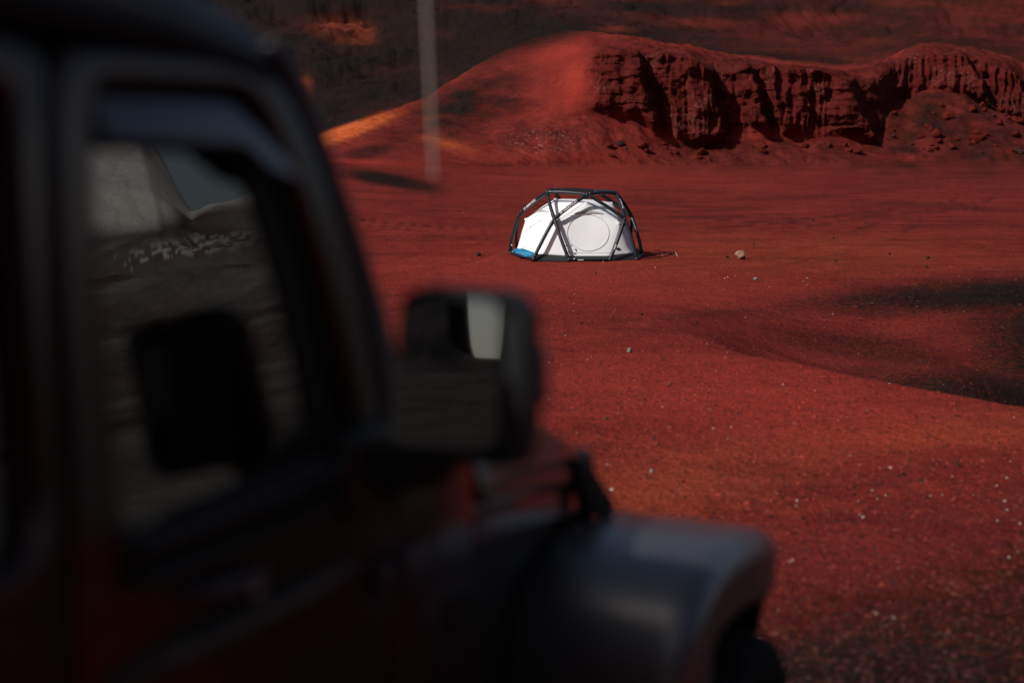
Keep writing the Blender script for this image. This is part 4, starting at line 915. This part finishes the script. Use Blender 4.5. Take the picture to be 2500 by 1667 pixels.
# chassis floor, firewall, engine block: keeps daylight out of the body
MB().box(SP(-.58,1.40,.40), SP(2.6,2.80,.50)).build("floor_pan", M_rubber, jeep, smooth=False)
MB().box(SP(2.62,1.50,.35), SP(3.60,2.70,.80)).build("engine_bay", M_rubber, jeep, smooth=False)
_prism("dashboard", [SP(2.02,1.40,1.30), SP(2.62,1.40,1.24), SP(2.62,1.40,.5), SP(2.15,1.40,.9)], [SP(2.02,2.80,1.30), SP(2.62,2.80,1.24), SP(2.62,2.80,.5), SP(2.15,2.80,.9)], M_in, jeep, .02, 3)
c = SP(1.83, 2.48, 1.22); ring = [c+Vector((-.07*math.sin(t), .185*math.cos(t), .17*math.sin(t))) for t in np.linspace(0, 2*math.pi, 28, endpoint=False)]
stw = MB().tube(ring, .014, 8, closed=True); stw.tube([c, c+Vector((.22, 0, -.08))], .025, 8)
for t in (.3, 2.84, 4.71): stw.tube([c, c+Vector((-.07*math.sin(t), .185*math.cos(t), .17*math.sin(t)))], .016, 8)
stw.build("steering_wheel", M_in, jeep)
for (s0, p0) in ((1.10,1.74),(1.10,2.46),(.25,1.74),(.25,2.46)):
    m = MB().box(SP(s0,p0-.24,.72), SP(s0+.50,p0+.24,.88)); m.build("seat", M_in, jeep, bevel=.05, seg=4)
    _prism("seat_back", [SP(s0+.05,p0-.23,.85), SP(s0+.05,p0+.23,.85), SP(s0-.10,p0+.20,1.42), SP(s0-.10,p0-.20,1.42)], [SP(s0-.08,p0-.23,.85), SP(s0-.08,p0+.23,.85), SP(s0-.20,p0+.20,1.42), SP(s0-.20,p0-.20,1.42)], M_in, jeep, .04, 4)
    MB().box(SP(s0-.19,p0-.12,1.48), SP(s0-.08,p0+.12,1.66)).build("headrest", M_in, jeep, bevel=.04, seg=4)
# antenna: thin whip with a pale sleeve on its upper half, standing on the cowl
aT = [(x, y) for x, y in ((1026,-420),(1040,0),(1050,220),(1059,432),(1066,560),(1090,900))]
AP = [];
for x, y in aT: s, z = onp(x, y, 1.47); AP.append(SP(s, 1.47, z))
base_s = 2.60; AP.append(SP(base_s+.12, 1.47, 1.27))
wh = MB().tube(AP[3:], .0013, 6).build("antenna", M_rubber, jeep)
MB().tube(AP[:4], .0037, 10).build("antenna_sleeve", M_ant, wh)
MB().tube([AP[-1]+Vector((0,0,-.01)), AP[-1]+Vector((0,0,.05))], [.02,.008], 12).build("antenna_foot", M_rubber, wh)
# wheels
def wheel(s, p, name="wheel", zc=.12, fl=1):
    root = empty(name); root.parent = jeep; root.location = SP(s, p, zc); Rw, W = .42, .135
    prf = [(.235,-.10),(.26,-.125),(.33,-W),(.385,-W),(.412,-.115),(.42,-.08),(.42,.08),(.412,.115),(.385,W),(.33,W),(.26,.125),(.235,.10)]; n = 64; vs = []
    for k in range(n):
        t = 2*math.pi*k/n
        for r, y in prf:
            lug = -.014 if (r > .41 and k % 4 < 1) or (r > .38 and abs(y) > .1 and k % 4 < 2) else 0
            vs.append(((r+lug)*math.cos(t), y, (r+lug)*math.sin(t)))
    m_ = len(prf); f = [(k*m_+j, k*m_+(j+1) % m_, ((k+1) % n)*m_+(j+1) % m_, ((k+1) % n)*m_+j) for k in range(n) for j in range(m_)]
    mesh_obj("tyre", vs, f, M_tyre, root, True)
    r_ = MB(); r_.tube([(0,-.10*fl*-1 if False else -.10,0),(0,.10,0)], .238, 40, cap=False)
    o = -fl
    for k in range(5):
        t = 2*math.pi*k/5; c_, s_ = math.cos(t), math.sin(t); e_ = Vector((c_,0,s_)); q_ = Vector((-s_,0,c_))
        r_.prism(None, [e_*.05+q_*.04+Vector((0,o*.05,0)), e_*.235+q_*.03+Vector((0,o*.075,0)), e_*.235-q_*.03+Vector((0,o*.075,0)), e_*.05-q_*.04+Vector((0,o*.05,0))], [e_*.05+q_*.04, e_*.235+q_*.03+Vector((0,o*.04,0)), e_*.235-q_*.03+Vector((0,o*.04,0)), e_*.05-q_*.04]) if False else r_.add(
            [e_*.05+q_*.04+Vector((0,o*.05,0)), e_*.235+q_*.03+Vector((0,o*.075,0)), e_*.235-q_*.03+Vector((0,o*.075,0)), e_*.05-q_*.04+Vector((0,o*.05,0)), e_*.05+q_*.04, e_*.235+q_*.03+Vector((0,o*.04,0)), e_*.235-q_*.03+Vector((0,o*.04,0)), e_*.05-q_*.04],
            [(0,1,2,3),(7,6,5,4),(0,4,5,1),(1,5,6,2),(2,6,7,3),(3,7,4,0)])
    r_.tube([(0,o*-.02,0),(0,o*.07,0),(0,o*.08,0)], [.07,.065,.04], 20); r_.build("rim", M_rim, root, smooth=True); return root
WB_F, WB_R = 3.76, .22
wheel(WB_F, 1.165, fl=1); wheel(WB_F, 2*PC-1.165, fl=-1); wheel(WB_R, 1.36, fl=1); wheel(WB_R, 2*PC-1.36, fl=-1)
for s in (WB_F, WB_R): MB().tube([SP(s,1.5,.12), SP(s,2.0,.12), SP(s,2.1,.12), SP(s,2.2,.12), SP(s,2.7,.12)], [.04,.04,.12,.04,.04], 12).build("axle", M_rubber, jeep)
